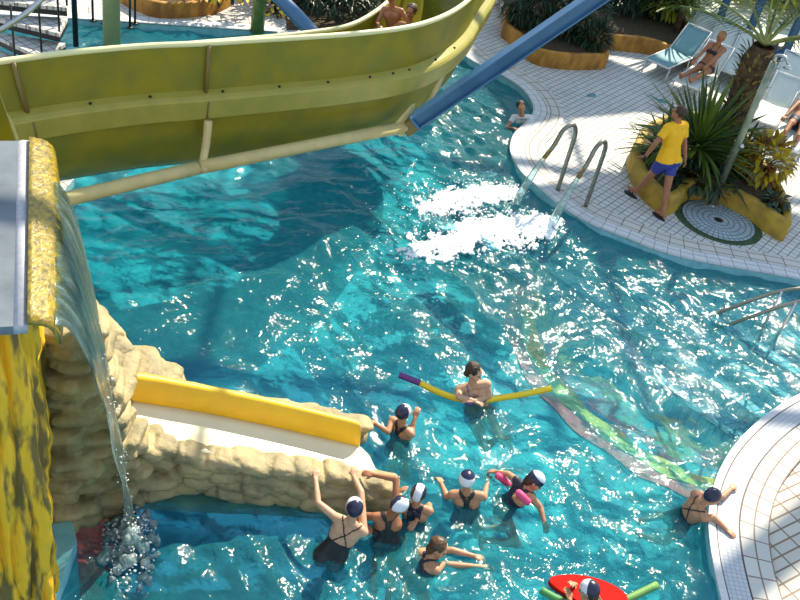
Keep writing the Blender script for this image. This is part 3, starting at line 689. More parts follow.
# falling water
land = at(128, 528, 0)
def fallpt(u, t):        # u along the lip, t 0..1 in time
    s0 = L3(ll * (.375 + (u - .5) * .74), .09, -.03); T = math.sqrt(2 * (s0.z + .02) / 9.8)
    e_ = land + ldir * ((u - .5) * .26) + lout * (math.sin(PI * u) * .05); q = s0.lerp(e_, t ** .95); tt = t * T
    f = 1 - (1 - t) ** 1.5
    c0_ = L3(ll * .375, .09, -.03); wd_ = (s0 - c0_) * (1 - t ** 2.0); ec_ = land; k_ = (e_ - land) * t * t
    q = V((c0_.x + (ec_.x - c0_.x) * t + wd_.x + k_.x, c0_.y + (ec_.y - c0_.y) * t + wd_.y + k_.y, s0.z - .5 * 9.8 * tt * tt)); return q
rows = []; uvs = []
for i in range(90):
    t = i / 89; r = []
    for j in range(60):
        u = j / 59; p = fallpt(u, t); wob = .018 * mnoise.noise(V((u * 14, t * 2.2, 0))) + .03 * t * mnoise.noise(V((u * 3, t * 9, 5))); r.append(p + lout * wob + ldir * wob * .6)
    rows.append(r)
o = MB().grid(rows).build('waterfall', M['fall']); uvl = o.data.uv_layers.new(name='UVMap')
for poly in o.data.polygons:
    for li in poly.loop_indices: vi = o.data.loops[li].vertex_index; uvl.data[li].uv = ((vi % 60) / 59, (vi // 60) / 89)
o.modifiers.new('s', 'SOLIDIFY').thickness = .008
tag(o, 'clear sheet of water falling and narrowing from the grey steel spout', 'waterfall', kind='stuff')
# droplets: nobody could count them
def drops(name, label, fn, n, mt, seed, kind='stuff', cat='splash'):
    rr = random.Random(seed); mb = MB()
    for _ in range(n):
        c, r = fn(rr); mb.ball(c, (r * rr.uniform(.7, 1.8), r * rr.uniform(.7, 1.8), r * rr.uniform(.5, 1)), rotz(rr.uniform(0, 3)), 6, 4)
    return tag(mb.build(name, mt), label, cat, kind=kind)
def f1(rr):
    u = rr.random() ** .8; a = rr.uniform(0, 2 * PI); p = at(130 + 12 * u * math.cos(a) * 2.4, 540 + 55 * u * math.sin(a) * (1 if math.sin(a) > 0 else .5), 0)
    return p + V((0, 0, abs(rr.gauss(0, .16)) * (1.1 - u))), rr.uniform(.003, .012)
drops('splash', 'glassy splash of white water where the waterfall lands', f1, 520, M['drop'], 3)
def f1b(rr):
    t = rr.uniform(.55, 1); p = fallpt(rr.random(), t); return p + V((rr.gauss(0, .025), rr.gauss(0, .025), 0)), rr.uniform(.003, .008)
drops('splash', 'loose droplets flying off the lower end of the waterfall', f1b, 170, M['drop'], 4)
mb = MB(); rr = random.Random(6)
for k in range(120):
    a = rr.uniform(0, 6.28); u = rr.random(); p = at(130 + 30 * u * math.cos(a), 548 + 48 * u * math.sin(a), 0)
    mb.ball(p + V((0, 0, rr.uniform(-.02, .22) * (1 - u))), (rr.uniform(.015, .06), rr.uniform(.015, .05), rr.uniform(.02, .08)), rotz(a), 12, 8)
o = link(union(mb, 'splash', .010, 1, lambda c: .02 * mnoise.noise(c * 14) + .01 * mnoise.noise(c * 35)), 'splash', M['froth']); tag(o, 'bulging crown of water heaped up at the foot of the waterfall', 'splash', kind='stuff')

# ================================================================== JET PIPES, HANDRAILS, SHOWER
def jet_pipe(base, top, tipxy, flo, label, glabel, sd):
    B = at(*base, DZ); t = thing('jet_pipe', label, 'pipe', B)
    F = at(*flo, 0); d = F - B; d.z = 0; d.normalize()
    hgt = 1.15; reach = .42; tipz = .62
    pts = [B, B + V((0, 0, hgt * .5)), B + V((0, 0, hgt * .86)) + d * .0, B + V((0, 0, hgt)) + d * .07, B + V((0, 0, hgt * 1.02)) + d * .17, B + V((0, 0, hgt * .95)) + d * .28, B + V((0, 0, hgt * .76)) + d * .36, B + V((0, 0, hgt * .62)) + d * .46]
    MB().tube(spline(pts, 36), .033, 10).build('pipe', M['pipe'], t)
    tip = pts[-1]; tipd = (pts[-1] - pts[-2]).normalized()
    MB().tube([tip - tipd * .1, tip + tipd * .06], .034, 10).build('nozzle', M['brown'], t)
    MB().tube([B, B + V((0, 0, .03))], .075, 16).build('base_flange', M['dark'], t)
    rows = []; v = tipd * 2.6; rrr = random.Random(sd); path = []
    T = (v.z + math.sqrt(v.z * v.z + 2 * 9.8 * (tip.z + .05))) / 9.8
    for i in range(26):
        s_ = i / 25 * T; path.append(tip + tipd * .05 + v * s_ + V((0, 0, -4.9 * s_ * s_)))
    o = MB().tube(path, [.03 + .002 * i + .006 * mnoise.noise(V((i * .9, sd, 0))) for i in range(26)], 14).build('water_jet', M['jet'])
    tag(o, glabel, 'water jet', kind='stuff'); return path[-1], d
jm = mat('white_water', (.85, .90, .93), .25, col2=(.60, .72, .78), scale=12, stretch=(1, 1, 1), translucent=.5); M['jet'] = M['fall']; J_ = 1
J1, d1 = jet_pipe((557, 192), None, None, (455, 215), 'bent steel jet pipe on the deck edge, farther of the pair', 'farther jet of water shooting from a bent pipe into the pool', 1)
J2, d2 = jet_pipe((585, 208), None, None, (490, 252), 'bent steel jet pipe on the deck edge, nearer of the pair', 'nearer jet of water shooting from a bent pipe into the pool', 2)
def foampatch(name, px, label, n, seed):
    # px: spine of the patch from the jet outwards with half width
    pts = [(at(x, y, 0), w_) for x, y, w_ in px]
    def f(rr):
        u = rr.random() ** 1.15 * (len(pts) - 1); k = min(int(u), len(pts) - 2); f_ = u - k
        p = pts[k][0].lerp(pts[k + 1][0], f_); w_ = pts[k][1] * (1 - f_) + pts[k + 1][1] * f_
        t = (pts[k + 1][0] - pts[k][0]).normalized(); nn = V((-t.y, t.x, 0)); g = max(-2.1, min(2.1, rr.gauss(0, .52)))
        g += .35 * mnoise.noise(p * 3.1)
        return p + nn * w_ * g + V((0, 0, .03 + .05 * (1 - abs(g) / 2) * (1 - u / len(pts)))), rr.uniform(.008, .034) * (1.15 - .75 * u / len(pts)) 
    return drops(name, label, f, n, M['foam'], seed, cat='foam')
def foamsheet(px, label, seed):
    pts = [(at(x, y, 0), w_) for x, y, w_ in px]; mb = MB(); idx = {}; st_ = .017; tot = sum((pts[k + 1][0] - pts[k][0]).length for k in range(len(pts) - 1)); run = 0
    x0 = min(p.x - w_ * 1.6 for p, w_ in pts); x1 = max(p.x + w_ * 1.6 for p, w_ in pts); y0 = min(p.y - w_ * 1.6 for p, w_ in pts); y1 = max(p.y + w_ * 1.6 for p, w_ in pts)
    nx, ny = int((x1 - x0) / st_), int((y1 - y0) / st_); D = {}
    def dens(x, y):
        best = -9
        acc = 0
        for k in range(len(pts) - 1):
            a, b = pts[k][0], pts[k + 1][0]; d = b - a; t = max(0, min(1, ((x - a.x) * d.x + (y - a.y) * d.y) / d.length_squared)); q = a + d * t
            w_ = pts[k][1] * (1 - t) + pts[k + 1][1] * t; u = (k + t) / (len(pts) - 1)
            v = 1 - math.hypot(x - q.x, y - q.y) / w_ / 1.2; v = v * 1.5 - .75 * u * u
            best = max(best, v)
        return best
    H_ = {}
    for j in range(ny):
        for i in range(nx):
            x = x0 + i * st_; y = y0 + j * st_; v = dens(x, y)
            if v < -.6: continue
            nn = mnoise.fractal(V((x * 5, y * 5, seed)), .8, 2.1, 4) * .9 + mnoise.noise(V((x * 17, y * 17, seed))) * .6 + mnoise.noise(V((x * 37, y * 37, seed))) * .4
            if v + nn > .12: H_[(i, j)] = (x, y, .035 + .10 * max(0, min(1, v)) * (.5 + .6 * abs(nn)) + .02 * mnoise.noise(V((x * 30, y * 30, 2))))
    for k_, p in H_.items(): idx[k_] = len(mb.v); mb.v.append(p)
    for (i, j) in H_:
        q = [(i, j), (i + 1, j), (i + 1, j + 1), (i, j + 1)]
        if all(c in idx for c in q): mb.f.append(tuple(idx[c] for c in q))
    o = mb.build('foam', M['foam']); m_ = o.modifiers.new('s', 'SOLIDIFY'); m_.thickness = .03
    return tag(o, label, 'foam', kind='stuff')
foamsheet([(518, 195, .10), (500, 196, .24), (478, 197, .33), (450, 204, .38), (424, 212, .36)], 'white foam patch churned up by the farther water jet', 11)
foamsheet([(558, 224, .10), (540, 227, .26), (515, 231, .38), (480, 238, .44), (440, 248, .44), (412, 256, .36)], 'white foam patch churned up by the nearer water jet', 12)
def fdr(px):
    pts = [(at(x, y, 0), w_) for x, y, w_ in px]
    def f(rr):
        u = rr.random() * (len(pts) - 1); k = min(int(u), len(pts) - 2); f_ = u - k; p = pts[k][0].lerp(pts[k + 1][0], f_); w_ = pts[k][1] * (1 - f_) + pts[k + 1][1] * f_
        return p + V((rr.gauss(0, .6) * w_, rr.gauss(0, .6) * w_, .04 + abs(rr.gauss(0, .06)))), rr.uniform(.004, .013)
    return f
drops('foam', 'loose white spray around the farther foam patch', fdr([(516, 196, .1), (478, 197, .4), (415, 214, .6)]), 900, M['foam'], 21, cat='foam')
drops('foam', 'loose white spray around the nearer foam patch', fdr([(552, 226, .1), (515, 231, .45), (400, 258, .7)]), 1100, M['foam'], 22, cat='foam')
# handrails of the pool steps
for (a, b, c, lab) in (((716, 313), (786, 290), (840, 292), 'farther of the two steel handrails dipping into the water over the steps'), ((730, 324), (800, 301), (850, 297), 'nearer of the two steel handrails dipping into the water over the steps')):
    t = thing('handrail', lab, 'handrail', at(*b, 0))
    MB().tube(spline([at(a[0] - 22, a[1] + 8, -.35), at(a[0] + 4, a[1] - 1, .02), at(*b, .62), at(*c, .72), at(c[0] + 60, c[1] + 22, .72)], 20), .024, 8).build('rail', M['pipe'], t)
    p = at(b[0] - 4, b[1] + 1, .6); MB().tube([p, V((p.x, p.y, -.6))], .02, 8).build('post', M['steel'], t)
# shower
SB = at(711, 205, DZ); shw = thing('pool_shower', 'tall slim metal shower post beside the round drain', 'shower', SB)
MB().tube([SB, SB + V((0, 0, 2.45))], [.055, .05], 14).build('post', mat('weathered_green_steel', (.20, .24, .17), .4, metal=.6, col2=(.32, .34, .25), scale=6), shw)
top = SB + V((0, 0, 2.45)); MB().tube(spline([top, top + V((0, 0, .1)), top + V((.08, -.10, .14)), top + V((.14, -.2, .08))], 10), .025, 10).build('arm', M['steel'], shw)
MB().tube([top + V((.14, -.2, .08)), top + V((.145, -.21, .02))], [.03, .07], 14).build('shower_head', M['steel'], shw)
MB().tube([SB, SB + V((0, 0, .03))], .09, 16).build('base_flange', M['steel'], shw)
mb = MB().ball(SB + V((.05, -.04, 1.1)), (.04, .04, .05)); mb.build('push_button', M['steel'], shw)
dc = at(718, 221, DZ)
dr = thing('shower_tray', 'round grey mosaic shower tray with rings of tiles and small drain', 'shower tray', dc)
NRG = 64; rings = [.07, .17, .27, .37, .47, .57]; mb = MB()
for r_ in rings: mb.v += [tuple(dc + V((math.cos(2 * PI * k / NRG) * r_, math.sin(2 * PI * k / NRG) * r_, .014))) for k in range(NRG + 1)]
w_ = NRG + 1
mb.f = [(i * w_ + k, i * w_ + k + 1, (i + 1) * w_ + k + 1, (i + 1) * w_ + k) for i in range(len(rings) - 1) for k in range(NRG)]
o = mb.build('tile_rings', M['mosaic'], dr, smooth=False); uvl = o.data.uv_layers.new(name='UVMap')
for poly in o.data.polygons:
    for li in poly.loop_indices: vi = o.data.loops[li].vertex_index; uvl.data[li].uv = ((vi % w_) / NRG * 4.0, rings[vi // w_] - .07)
o.modifiers.new('s', 'SOLIDIFY').thickness = .01
MB().prism([(dc.x + math.cos(a) * .09, dc.y + math.sin(a) * .09) for a in (0, 1.57, 3.14, 4.71)], DZ + .002, DZ + .02).build('drain', M['dark'], dr, smooth=False)
struct(MB().prism([(dc.x + math.cos(k / 40 * 2 * PI) * .70 * 1.0, dc.y + math.sin(k / 40 * 2 * PI) * .66) for k in range(40)], DZ - .01, DZ + .003).build('trim_17', M['greentile'], smooth=False))

# ================================================================== PLANTED BEDS
def planter(px, z, th, label, mt, closed=True):
    pts = spline([at(x, y, z) for x, y in px + [px[0]]], 14 * len(px))[:-1]; n = len(pts); inn = []
    area = sum(pts[i].x * pts[(i + 1) % n].y - pts[(i + 1) % n].x * pts[i].y for i in range(n)); sg = 1 if area > 0 else -1
    for i in range(n):
        t = (pts[(i + 1) % n] - pts[i - 1]).normalized(); inn.append(pts[i] + V((-t.y, t.x, 0)) * th * sg)
    t = thing('planter', label, 'planter', V((sum(p.x for p in pts) / n, sum(p.y for p in pts) / n, DZ)))
    mb = MB(); vs = []
    for k, p in enumerate(pts): j = .012 * mnoise.noise(p * 4); vs += [V((p.x, p.y, DZ - .02)), V((p.x, p.y, z - .03 + j)), V((p.x, p.y, z + j)).lerp(V((inn[k].x, inn[k].y, z)), .25), V((inn[k].x, inn[k].y, z + j)), V((inn[k].x, inn[k].y, DZ - .02))]
    fs = [(i * 5 + k, ((i + 1) % n) * 5 + k, ((i + 1) % n) * 5 + k + 1, i * 5 + k + 1) for i in range(n) for k in range(4)]
    mb.add(vs, fs).build('wall', mt, t)
    MB().prism([p[:2] for p in inn], DZ, z - .07).build('soil', M['soil'], t, smooth=False); return t
planter([(504, 22), (517, 32), (534, 47), (556, 53), (584, 55), (610, 53), (594, 40), (575, 22), (560, 5), (540, -8), (510, -5)], .40, .1, 'curved ochre planter wall around dark shrubs, nearest to the pool edge', M['planter'])
planter([(597, 33), (625, 36), (650, 39), (676, 46), (690, 30), (680, 5), (650, -25), (600, -30), (580, -5), (588, 20)], .42, .1, 'curved ochre planter wall behind the first one, beside the teal lounger', M['planter'])
planter([(632, 147), (638, 165), (652, 184), (670, 196), (682, 194), (690, 185), (702, 182), (722, 185), (740, 193), (760, 204), (776, 216), (793, 222), (786, 190), (766, 160), (745, 130), (715, 112), (675, 112), (645, 125)], .42, .13, 'winding yellow planter wall around the yucca and palm beside the shower', M['planter2'])
planter([(120, -14), (150, 1), (185, 3), (215, -2), (235, -16), (215, -40), (150, -40)], .4, .1, 'ochre planter wall at the top edge behind the white deck', M['planter'])
def blade(mb, p, d, L, w, droop, n=7, fold=.15):
    d = d.normalized(); side = d.cross(V((0, 0, 1)));
    if side.length < .05: side = V((1, 0, 0))
    side.normalize(); A = []; B = []; C = []; q = p.copy(); dd = d.copy()
    for i in range(n + 1):
        u = i / n; ww = w * (math.sin(PI * min(.97, .12 + u * .86)) ** .6) * (1 if u < .98 else .3); up = side.cross(dd).normalized()
        A.append(q - side * ww / 2 + up * ww * fold); C.append(q + side * ww / 2 + up * ww * fold); B.append(q.copy())
        dd = (dd + V((0, 0, -droop / n))).normalized(); q = q + dd * L / n
    mb.grid([A, B, C])
def yucca(base, n, L, w, label, mt, name='yucca', cat='plant', stem=.5, spread=1.3, seed=1, group=None, zmin=-.1, droop=(.2, 1.3)):
    rr = random.Random(seed); t = thing(name, label, cat, base, group)
    if stem: MB().tube([base, base + V((0, 0, stem))], [.07, .05], 10).build('stem', M['bark'], t)
    mb = MB()
    for i in range(n):
        a = i * 2.399 + rr.uniform(-.2, .2); u = (i + .5) / n; el = PI / 2 - spread * math.sqrt(u) + rr.uniform(-.12, .12)
        d = V((math.cos(a) * math.cos(el), math.sin(a) * math.cos(el), math.sin(el)))
        blade(mb, base + V((0, 0, stem + rr.uniform(-.1, .05))) + d * .03, d, L * rr.uniform(.7, 1.1), w * rr.uniform(.8, 1.1), rr.uniform(*droop) * u)
    mb.build('leaves', mt, t); return t
yucca(at(690, 166, .36), 170, 1.25, .062, 'big yucca with long arching green sword leaves behind the man in yellow', M['leaf'], stem=.35, seed=2, spread=1.5)
yucca(at(660, 160, .36), 46, .75, .05, 'smaller yucca with spiky leaves at the left end of the winding planter', M['leaf'], stem=.15, seed=5, spread=1.5)
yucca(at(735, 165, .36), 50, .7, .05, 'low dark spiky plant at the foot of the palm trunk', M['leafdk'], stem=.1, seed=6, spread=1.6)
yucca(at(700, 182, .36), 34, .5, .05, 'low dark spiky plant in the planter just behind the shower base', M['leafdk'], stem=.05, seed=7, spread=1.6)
# palm with shaggy trunk
PB = at(716, 158, .36); palm = thing('palm_tree', 'palm tree with a thick shaggy brown trunk and long arching fronds', 'palm', PB)
TH = 2.0; rr = random.Random(8)
rows = []
for i in range(40):
    z = i / 39 * TH; r_ = .16 + .10 * (z / TH) ** 1.5 if z < TH * .85 else .26 - (z - TH * .85) * .3; r = []
    for k in range(25):
        a = 2 * PI * (k % 24) / 24; rr_ = r_ + .03 * mnoise.noise(V((math.cos(a) * 3, math.sin(a) * 3, z * 9))); r.append(PB + V((math.cos(a) * rr_, math.sin(a) * rr_, z)))
    rows.append(r)
MB().grid(rows).build('trunk', M['bark'], palm)
mb = MB()
for i in range(260):
    z = rr.uniform(.15, 1) * TH; a = rr.uniform(0, 6.28); r_ = .15 + .10 * (z / TH) ** 1.5; d = V((math.cos(a), math.sin(a), rr.uniform(.3, 1.6)))
    blade(mb, PB + V((math.cos(a) * r_, math.sin(a) * r_, z - .05)), d, rr.uniform(.1, .2), rr.uniform(.03, .06), .2, 3)
mb.build('frond_stubs', mat('cut_frond_stubs', (.07, .045, .02), .9, col2=(.40, .30, .10), island=True), palm)
def frond(base, d, L, droop, leafL, seed, mt=None, parent=None, n=26, name='frond'):
    rr = random.Random(seed); q = base.copy(); dd = d.normalized(); pts = [q.copy()]; ds = [dd.copy()]
    for i in range(n): dd = (dd + V((0, 0, -droop / n))).normalized(); q = q + dd * L / n; pts.append(q.copy()); ds.append(dd.copy())
    mb = MB().tube(pts, [.022 * (1 - .8 * i / n) + .004 for i in range(n + 1)], 6)
    f = mb.build(name, M['stalk'], parent)
    mb = MB()
    for i in range(5, n + 1):
        side = ds[i].cross(V((0, 0, 1))).normalized()
        for s_ in (-1, 1):
            blade(mb, pts[i], side * s_ * 1.0 + ds[i] * .7 + V((0, 0, .15)), leafL * (math.sin(PI * (i / n * .8 + .15))) * rr.uniform(.85, 1.1), .022, .9, 4)
    o = mb.build('leaflets', mt or M['leaf'], f); o.matrix_parent_inverse = Matrix.Identity(4); return f
CT = PB + V((0, 0, TH + .02))
for k, (a, el, L, dr_) in enumerate([(115, 38, 1.7, .5), (140, 15, 1.6, .5), (100, 62, 1.8, .4), (60, 68, 1.8, .3), (80, 55, 1.8, .4), (25, 55, 1.7, .5), (350, 30, 1.6, .4), (-30, 42, 1.5, .8), (170, 42, 1.5, .9), (50, 40, 1.8, .4)]):
    d = V((math.cos(R(a)) * math.cos(R(el)), math.sin(R(a)) * math.cos(R(el)), math.sin(R(el)))); frond(CT, d, L, dr_, .42, k, parent=palm)
def bush(name, base, rad, n, leafL, leafW, mt, label, cat='shrub', seed=1, group=None, mt2=None, frac=0):
    rr = random.Random(seed); t = thing(name, label, cat, base, group); mbs = [MB(), MB()]; st_ = MB()
    for i in range(9):
        a = rr.uniform(0, 6.28); e_ = base + V((math.cos(a) * rad[0] * .6, math.sin(a) * rad[1] * .6, rad[2] * rr.uniform(.8, 1.5))); st_.tube([base, base.lerp(e_, .5) + V((0, 0, .1)), e_], [.02, .014, .008], 5)
    st_.build('stems', M['bark'], t)
    for i in range(n):
        v = V((rr.gauss(0, 1), rr.gauss(0, 1), rr.gauss(0, 1))).normalized() * rr.uniform(.55, 1) ** .5
        v = v * (1 + .25 * mnoise.noise(v * 2.5 + V((seed, 0, 0)))); p = base + V((v.x * rad[0], v.y * rad[1], rad[2] * (1 + v.z)))
        d = (v + V((rr.uniform(-.6, .6), rr.uniform(-.6, .6), rr.uniform(-.3, .7))))
        blade(mbs[1 if rr.random() < frac else 0], p, d, leafL * rr.uniform(.6, 1.2), leafW * rr.uniform(.7, 1.2), rr.uniform(.3, 1.2), 3, .2)
    mbs[0].build('leaves', mt, t)
    if mt2: mbs[1].build('leaves', mt2, t)
    return t
bush('croton', at(757, 178, .36), (.38, .38, .34), 330, .22, .085, M['croton'], 'croton bush with broad red, brown and yellow leaves at the planter right end', seed=3, mt2=M['crotony'], frac=.4)
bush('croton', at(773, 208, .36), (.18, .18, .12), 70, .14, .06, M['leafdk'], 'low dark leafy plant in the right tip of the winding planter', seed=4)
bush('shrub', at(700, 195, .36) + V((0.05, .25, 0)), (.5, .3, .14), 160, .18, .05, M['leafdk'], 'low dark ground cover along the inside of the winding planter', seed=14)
# dark shrubs in the first and second beds
for i, (x, y, r_, h_, lab) in enumerate([(522, 22, .55, .55, 'dark shrub at the left end of the nearest ochre planter'), (545, 30, .6, .6, 'dark shrub in the middle of the nearest ochre planter, under the strut'), (570, 34, .6, .55, 'dark drooping shrub at the front of the nearest ochre planter'),
        (590, 46, .32, .22, 'low dark plant in the right tip of the nearest ochre planter'), (550, -8, .9, .9, 'tall dark bush at the top edge behind the nearest planter'), (585, 0, .8, .8, 'tall dark bush above the blue strut'), (620, 10, .8, .7, 'dark bush at the left of the second ochre planter'), (648, 12, .7, .65, 'dark bush in the second planter beside the yellow green tree'), (520, -12, .6, .5, 'dark bush at the top edge left of the blue strut')]):
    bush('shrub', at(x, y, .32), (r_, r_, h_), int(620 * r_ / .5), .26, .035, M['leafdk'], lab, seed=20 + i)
bush('shrub', at(664, 16, .4), (.55, .5, .55), 330, .3, .09, M['leafy'], 'sunlit yellow green leafy plant in the second planter', seed=40, mt2=M['leafdk'], frac=.3)
yucca(at(676, 30, .4), 40, 1.1, .07, 'green arching plant overhanging the backs of the white loungers', M['leaf'], stem=.6, seed=41, spread=1.5)
# dark bed behind the slide and plants with flowers
for i, (x, y, r_, h_, lab) in enumerate([(330, 8, .9, .5, 'dark bush in the shade behind the slide, beside the round blue strut'), (365, 0, 1.0, .6, 'dark bush at the top edge between the strut and the sliding children'), (300, -8, .9, .6, 'dark bush at the top edge above the round blue strut')]):
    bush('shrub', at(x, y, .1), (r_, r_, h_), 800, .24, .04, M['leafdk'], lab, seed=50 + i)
struct(MB().prism([at(286, 34, 0)[:2], at(345, 34, 0)[:2], at(440, -10, 0)[:2], at(420, -90, 0)[:2], at(285, -60, 0)[:2]], DZ - .02, DZ + .02).build('floor', M['soil'], smooth=False))
tk = at(257, 32, DZ); tag(MB().tube([tk, tk + V((0, 0, 2.6))], [.13, .10], 12).build('plant_trunk', M['stalk']), 'pale green plant trunk rising from the deck behind the slide', 'trunk')
yucca(at(262, 10, DZ), 24, .6, .04, 'small spiky plant leaning over the pale green trunk', M['leafdk'], stem=.3, seed=61)
bush('flowering_plant', at(276, 14, DZ), (.26, .26, .2), 90, .12, .06, M['flower'], 'yellow flowers beside the pale green trunk', seed=62, mt2=M['leafdk'], frac=.3)
bush('flowering_plant', at(272, 2, DZ), (.5, .4, .3), 160, .16, .07, M['redleaf'], 'dark red leafed plant at the top edge left of the round blue strut', seed=63, mt2=M['leafdk'], frac=.3)
bush('flowering_plant', at(200, -6, .35), (1.1, .5, .25), 240, .16, .07, M['flower'], 'orange yellow flowering plants in the planter at the top edge', seed=64, mt2=M['leafdk'], frac=.4)
# trees outside the glass front
for i, (x, y, r_) in enumerate([(690, -12, 1.2), (735, -5, 1.3), (775, 0, 1.2), (820, 20, 1.4), (710, -35, 1.5), (760, -25, 1.5), (800, -12, 1.3), (850, 0, 1.4)]):
    p = at(x, y + 8, DZ) + wn_ * 1.0
    tx = 'sunlit yellow green shrub outside the glass front'
    o = bush('garden_shrub', p, (r_, r_, r_ * .8), 420, .34, .12, M['leafy'], ['sunlit yellow green shrub outside the glass front, at its left end', 'sunlit yellow green shrub outside the glass front, left of the palm crown', 'sunlit yellow green shrub outside the glass front, behind the palm crown', 'sunlit yellow green shrub outside the glass front, at the right edge', 'tall yellow green shrub at the top edge, farther left outside the glass', 'tall yellow green shrub at the top edge above the palm crown', 'tall yellow green shrub at the top edge, farther right outside the glass', 'yellow green shrub past the right end of the glass front'][i], seed=70 + i, mt2=M['leafdk'], frac=.12)

# ================================================================== SUN LOUNGERS
def make_lounger(name_, seatm):
    t = thing('sun_lounger', '', 'sun lounger'); fr = MB(); L_, Wd = 1.25, .62; H_ = .32
    for s_ in (-1, 1): fr.tube([V((-L_ / 2, s_ * Wd / 2, H_)), V((L_ / 2, s_ * Wd / 2, H_))], .02, 8)
    fr.tube([V((L_ / 2, -Wd / 2, H_)), V((L_ / 2, Wd / 2, H_))], .02, 8); fr.build('frame', M['white'], t)
    for x in (-.5, .5):
        for s_ in (-1, 1): MB().tube([V((x, s_ * Wd / 2, H_)), V((x + .06 * (1 if x > 0 else -1), s_ * Wd / 2, 0))], .018, 8).build('leg', M['white'], t)
    o = MB().grid([[V((x, y, H_ + .01 - .03 * math.cos(y / Wd * PI))) for y in np.linspace(-Wd / 2 + .02, Wd / 2 - .02, 7)] for x in np.linspace(-L_ / 2, L_ / 2, 9)]).build('seat', seatm, t); o.modifiers.new('s', 'SOLIDIFY').thickness = .012
    a = R(38); bx_ = -L_ / 2
    o = MB().grid([[V((bx_ - math.cos(a) * k, y, H_ + .01 + math.sin(a) * k - .03 * math.cos(y / Wd * PI))) for y in np.linspace(-Wd / 2 + .02, Wd / 2 - .02, 7)] for k in np.linspace(0, .75, 6)]).build('backrest', seatm, t); o.modifiers.new('s', 'SOLIDIFY').thickness = .012
    fb2 = MB().tube([V((bx_, -Wd / 2, H_)), V((bx_ - math.cos(a) * .78, -Wd / 2, H_ + math.sin(a) * .78)), V((bx_ - math.cos(a) * .78, Wd / 2, H_ + math.sin(a) * .78)), V((bx_, Wd / 2, H_))], .02, 8).build('back_frame', M['white'], t)
    return t
def copy_tree(o, parent=None):
    c = o.copy(); COL.objects.link(c); c.parent = parent
    for ch in list(o.children): copy_tree(ch, c)
    return c
LG = make_lounger('a', M['sling']); LT = make_lounger('b', M['slingt'])
used = set()
def put(proto, px, py, ang, label):
    o = proto if proto.name not in used else copy_tree(proto); used.add(proto.name)
    o.location = at(px, py, DZ); o.rotation_euler = (0, 0, R(ang)); o.scale = (.86, .86, .95); o['label'] = label; o['group'] = 'sun loungers on the far deck'
    return o
put(LT, 664, 72, 236, 'teal fabric sun lounger next to the corner of the second ochre planter')
put(LG, 687, 60, 250, 'pale sun lounger with raised back, first in the row behind the teal one')
put(LG, 708, 70, 250, 'pale sun lounger second in the row, behind the woman in a bikini')
put(LG, 732, 80, 250, 'pale sun lounger half hidden by the palm trunk')
put(LG, 690, 92, 242, 'pale sun lounger the woman in a black bikini sits on')
put(LG, 763, 128, 246, 'pale sun lounger right of the shower post, empty back raised')
put(LG, 776, 104, 250, 'pale sun lounger near the right edge, nearest the glass front')
put(LG, 783, 152, 246, 'pale sun lounger behind the croton bush with a person lying on it')
put(LG, 500, 8, 120, 'pale sun lounger at the top edge right of the slide bend')

